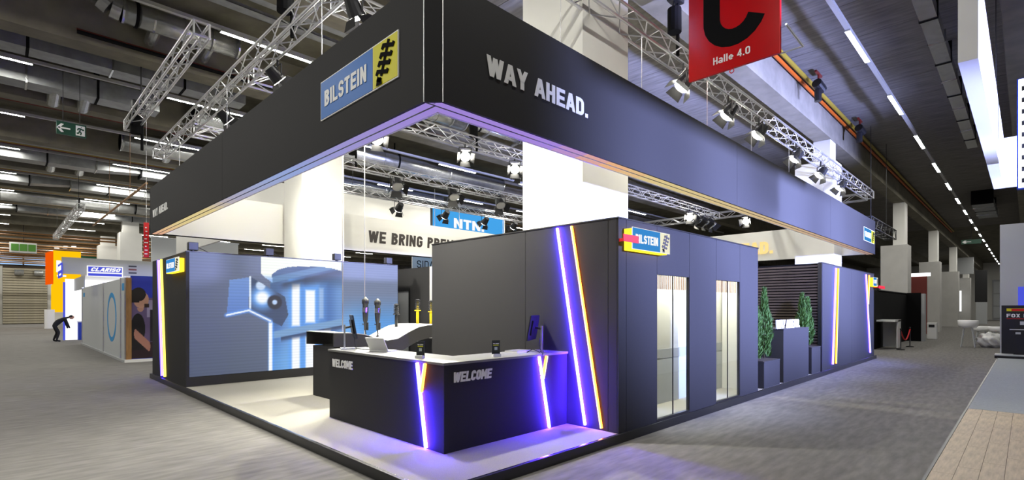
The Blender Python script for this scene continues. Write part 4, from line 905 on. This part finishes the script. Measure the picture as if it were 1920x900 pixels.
obj('hanger_rod', MB().tube((.49,16.02,4.62), (.49,16.02,9.2), .006, 6), 'aluminium', t)
# white system-wall stand with ring emblem and poster
ws = thing('white_panel_stand', 'white panel stand with a blue ring emblem on the left aisle', 'exhibition wall', (.2,18,0))
for y0, y1 in ((18.1,18.9),(18.97,23.1),(23.18,30.6)): bx('wall_panel', (.24,y0,.08), (.29,y1,2.92), 'light_grey', ws)
for y in (18.06, 18.93, 23.14, 30.63): bx('upright', (.21,y-.035,0), (.31,y+.035,2.95), 'aluminium', ws)
bx('base_strip', (.18,18.0,0), (.34,30.7,.08), 'grey_panel', ws)
mb = MB(); put = lambda a, b, d: Vector((.24-d, 21.04-a*1.02, 1.53+b*.86)); ribbon(mb, [(math.cos(k*math.pi/16), math.sin(k*math.pi/16)) for k in range(33)], .10, put, .006, False); obj('ring_emblem', mb, 'sky_blue_print', ws)
bx('small_emblem', (.232,18.3,2.5), (.24,18.7,2.75), 'sky_blue_print', ws); bx('small_emblem', (.232,29.6,2.45), (.24,30.2,2.65), 'sky_blue_print', ws)
bx('timber_edge', (.25,17.96,.05), (.40,18.06,2.93), 'timber', ws); bx('poster_base', (.2,17.9,0), (2.4,18.0,.10), 'white_gloss', ws); bx('poster_frame', (.38,18.0,.1), (2.4,18.06,3.0), 'blue_print', ws)
def poster(u, v):                                              # u to the right, v up: seated man in a black shirt, profile to the right
    c = [40,55,175] if v > .74 else [96,80,120]
    c = [150,140,175] if u > .72 and .5 < v < .72 else c
    if v < .2: c = [40,22,32]
    if (u-.30)**2/.34**2+(v-.36)**2/.19**2 < 1 or (u < .55 and .1 < v < .34): c = [16,12,18]
    if math.hypot((u-.42)/.16, (v-.62)/.05) < 1 and v < .62: c = [176,132,116]
    if ((u-.45)/.36)**2+((v-.72)/.105)**2 < 1: c = [190,144,124]
    if ((u-.33)/.34)**2+((v-.785)/.085)**2 < 1 or (u < .36 and .68 < v < .84): c = [26,18,18]
    if u > .60 and u < .82 and .625 < v < .67: c = [50,34,32]
    if seg(u,v,(.18,.30),(.82,.14)) < .06: c = [168,118,104]
    if u > .86 and .2 < v < .6: c = [30,24,38]
    return c
nx, nz = 48, 150; vp = []; fp = []; cb = []
for j in range(nz+1):
    for i in range(nx+1):
        vp.append((.40+.62*i/nx, 17.996, .12+2.85*j/nz)); c = lin(poster(i/nx, j/nz)); cb += [*c, 1]
for j in range(nz):
    for i in range(nx): a = j*(nx+1)+i; fp.append((a,a+1,a+nx+2,a+nx+1))
me = bpy.data.meshes.new('poster'); me.from_pydata(vp, [], fp); ca = me.color_attributes.new('Col', 'FLOAT_COLOR', 'POINT'); ca.data.foreach_set('color', cb)
po = link('poster', me, 'poster_print', ws); po['label'] = 'poster of a man in a black shirt'
# lit white stand with blue name sign
ls = thing('lit_white_stand', 'brightly lit white stand with blue name sign on the left aisle', 'exhibition stand', (0,31,0))
bx('back_wall', (.9,36,0), (6,36.1,3.8), 'neigh_white', ls); bx('side_wall', (.35,31.2,2.9), (.4,36,3.6), 'grey_panel', ls); bx('ceiling_panel', (.4,31,3.55), (6,36,3.62), 'white_gloss', ls)  # emission on the white back wall stands in for the stand's bright lighting
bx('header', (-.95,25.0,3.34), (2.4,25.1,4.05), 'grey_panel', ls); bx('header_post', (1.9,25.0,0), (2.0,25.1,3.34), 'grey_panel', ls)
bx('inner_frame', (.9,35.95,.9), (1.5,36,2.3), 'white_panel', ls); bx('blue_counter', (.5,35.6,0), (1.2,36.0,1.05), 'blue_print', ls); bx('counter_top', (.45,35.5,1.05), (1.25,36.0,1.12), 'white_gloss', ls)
bx('purple_edge', (-.15,35.9,0), (-.05,36.0,3.4), 'sign_blue', ls); bx('end_wall', (-.05,36,0), (.9,36.1,3.6), 'neigh_white', ls)  # end wall emits too, its brightness put into the material
sg = thing('name_sign', 'lit white and blue name sign on the grey header at left', 'sign', (-.13,24.9,3.26))
bx('board', (-.13,24.9,3.26), (1.13,24.98,3.73), 'logo_white_lit', sg); bx('blue_field', (-.09,24.89,3.46), (1.09,24.9,3.69), 'sign_blue', sg); bx('blue_field', (-.09,24.89,3.29), (1.09,24.9,3.40), 'sign_blue', sg)
text('CLARISO', (-.02,24.89,3.49), PX, UP, NY, .17, 1.02, 'logo_white_lit', sg, .004, .24, .62, .06, shear=.3)
sg2 = thing('name_sign', 'narrow end face of the blue name sign at far left', 'sign', (-.9,25.2,3.2)); bx('board', (-.97,24.85,3.2), (-.93,26.6,3.8), 'sign_blue', sg2); bx('white_mark', (-.98,24.95,3.5), (-.97,26.4,3.7), 'logo_white_lit', sg2); bx('white_mark', (-.98,24.95,3.28), (-.97,25.9,3.36), 'logo_white_lit', sg2)
for k in range(3): bx('dark_slot', (1.35,24.99,3.45+.15*k), (1.65,25.0,3.52+.15*k), 'pipe_red' if k % 2 else 'black_plastic', ls)
# orange illuminated tower
ot = thing('orange_tower', 'glowing orange and yellow tower sign on the far left', 'sign', (.6,60,0))
bx('base', (.2,59.5,0), (.9,60.3,1.75), 'white_gloss', ot); bx('lower_box', (.75,59.6,1.5), (2.7,61.4,4.05), 'sign_orange', ot)
bx('front_box', (.80,59.4,4.1), (2.75,61.3,7.2), 'sign_orange', ot); obj('left_box', MB().prism([(.38,62,4.1),(.80,59.42,4.1),(.80,59.42,7.15),(.38,62,7.15)], (.02,.01,0)), 'sign_red_orange', ot)
text('N!', (1.0,59.4,5.2), PX, UP, NY, 1.1, 1.6, 'logo_white_lit', ot, .02, .26, .9, .1)
bx('white_mark', (1.05,59.38,4.8), (1.7,59.4,4.95), 'logo_white_lit', ot)
for k in range(3): bx('floodlight_arm', (.9+.6*k,59.2,7.4+.1*k), (1.2+.6*k,60.0,7.55+.1*k), 'neigh_white', ot)
# roller shutter, windows, pictogram board on the far wall
rs = struct('door_1', MB().box((-2.4,80.7,0), (1.5,81,6.9)), 'stem', label='closed roller shutter at the far end of the left aisle')
sm = MB().box((0,0,0), (3.86,.06,.24)).mesh('shutter_slat'); sm.materials.append(M['shutter'])
for k in range(22):
    o = bpy.data.objects.new('shutter_slat', sm); COL.objects.link(o); o.parent = rs; o.location = (-2.38,80.64,.08+.3*k)
for x in (-1.0, .7): obj('heater', MB().tube((x-.4,80.4,6.1), (x+.4,80.4,6.1), .35, 12), 'galvanised', rs)
wi = struct('window_1', MB().box((-6,80.8,6.95), (1.6,81,8.8)), 'dark_metal', label='high windows over the roller shutter')
for x0, x1 in ((-6,-3.0),(-2.6,-.7),(-.55,1.5)): bx('pane', (x0,80.75,7.05), (x1,80.8,8.1), 'daylight', wi)
pb = thing('pictogram_board', 'white board with three green pictogram fields hanging far left', 'sign', (-1.95,52,6.25))
bx('board', (-2.2,52,6.25), (-.62,52.05,7.05), 'white_gloss', pb)
for k in range(3): bx('green_field', (-2.1+.49*k,51.98,6.38), (-1.66+.49*k,52,6.92), 'pictogram_green', pb)
obj('hanger_rod', MB().tube((-1.4,52.02,7.05), (-1.4,52.02,9.2), .02, 6), 'dark_metal', pb)
t = thing('grey_far_wall', 'grey partition with a green top rail behind the orange tower', 'partition', (2.7,64,0)); bx('panel', (2.7,64,0), (8,64.1,7.0), 'grey_panel', t); bx('green_rail', (2.7,63.98,7.0), (8,64.12,7.4), 'exit_green', t)

# ---- bending visitor on the left aisle
def skin_person(name, label, loc, joints, edges, rad, m):
    me = bpy.data.meshes.new(name); me.from_pydata([j for j in joints], edges, []); o = bpy.data.objects.new(name, me); COL.objects.link(o)
    md = o.modifiers.new('skin', 'SKIN'); md.use_smooth_shade = True
    for i, r in enumerate(rad): me.skin_vertices[0].data[i].radius = (r, r)
    me.skin_vertices[0].data[0].use_root = True
    o.modifiers.new('sub', 'SUBSURF').levels = 1; o.modifiers['sub'].render_levels = 2
    me.materials.append(M[m]); o.location = loc; return o
pr = thing('person', 'person in dark jacket bending down beside the lit white stand', 'person', (-.45,34.4,0))
J = [(0,0,.92),(.12,0,1.12),(.34,0,1.30),(.50,0,1.34),(.62,0,1.36)]
J += [(-.02,.10,.88),(.10,.11,.50),(-.06,.12,.08),(.12,.12,.03), (-.02,-.10,.88),(.16,-.11,.52),(.06,-.12,.08),(.24,-.12,.03)]
J += [(.42,.19,1.28),(.48,.22,1.0),(.56,.20,.72), (.42,-.19,1.28),(.52,-.22,1.0),(.62,-.2,.74)]
E_ = [(0,1),(1,2),(2,3),(3,4),(0,5),(5,6),(6,7),(7,8),(0,9),(9,10),(10,11),(11,12),(2,13),(13,14),(14,15),(2,16),(16,17),(17,18)]
R_ = [.15,.16,.17,.07,.055,.10,.075,.05,.045,.10,.075,.05,.045,.07,.055,.04,.07,.055,.04]
b = skin_person('body', '', (-.60,34.4,0), J, E_, R_, 'cloth_dark'); b.parent = pr; b.matrix_parent_inverse = Matrix.Translation(-pr.location)
bm = bmesh.new(); bmesh.ops.create_uvsphere(bm, u_segments=16, v_segments=12, radius=.105); me = bpy.data.meshes.new('head'); bm.to_mesh(me); bm.free()
o = link('head', me, 'skin', pr, True); o.scale = (1.15,.85,1.0); o.location = (.11,34.4,1.36)
bm = bmesh.new(); bmesh.ops.create_uvsphere(bm, u_segments=16, v_segments=12, radius=.112); bmesh.ops.delete(bm, geom=[v for v in bm.verts if v.co.z < -.01 or v.co.x > .06], context='VERTS'); me = bpy.data.meshes.new('hair'); bm.to_mesh(me); bm.free()
o = link('hair', me, 'hair', pr, True); o.scale = (1.15,.88,1.02); o.location = (.10,34.4,1.37)
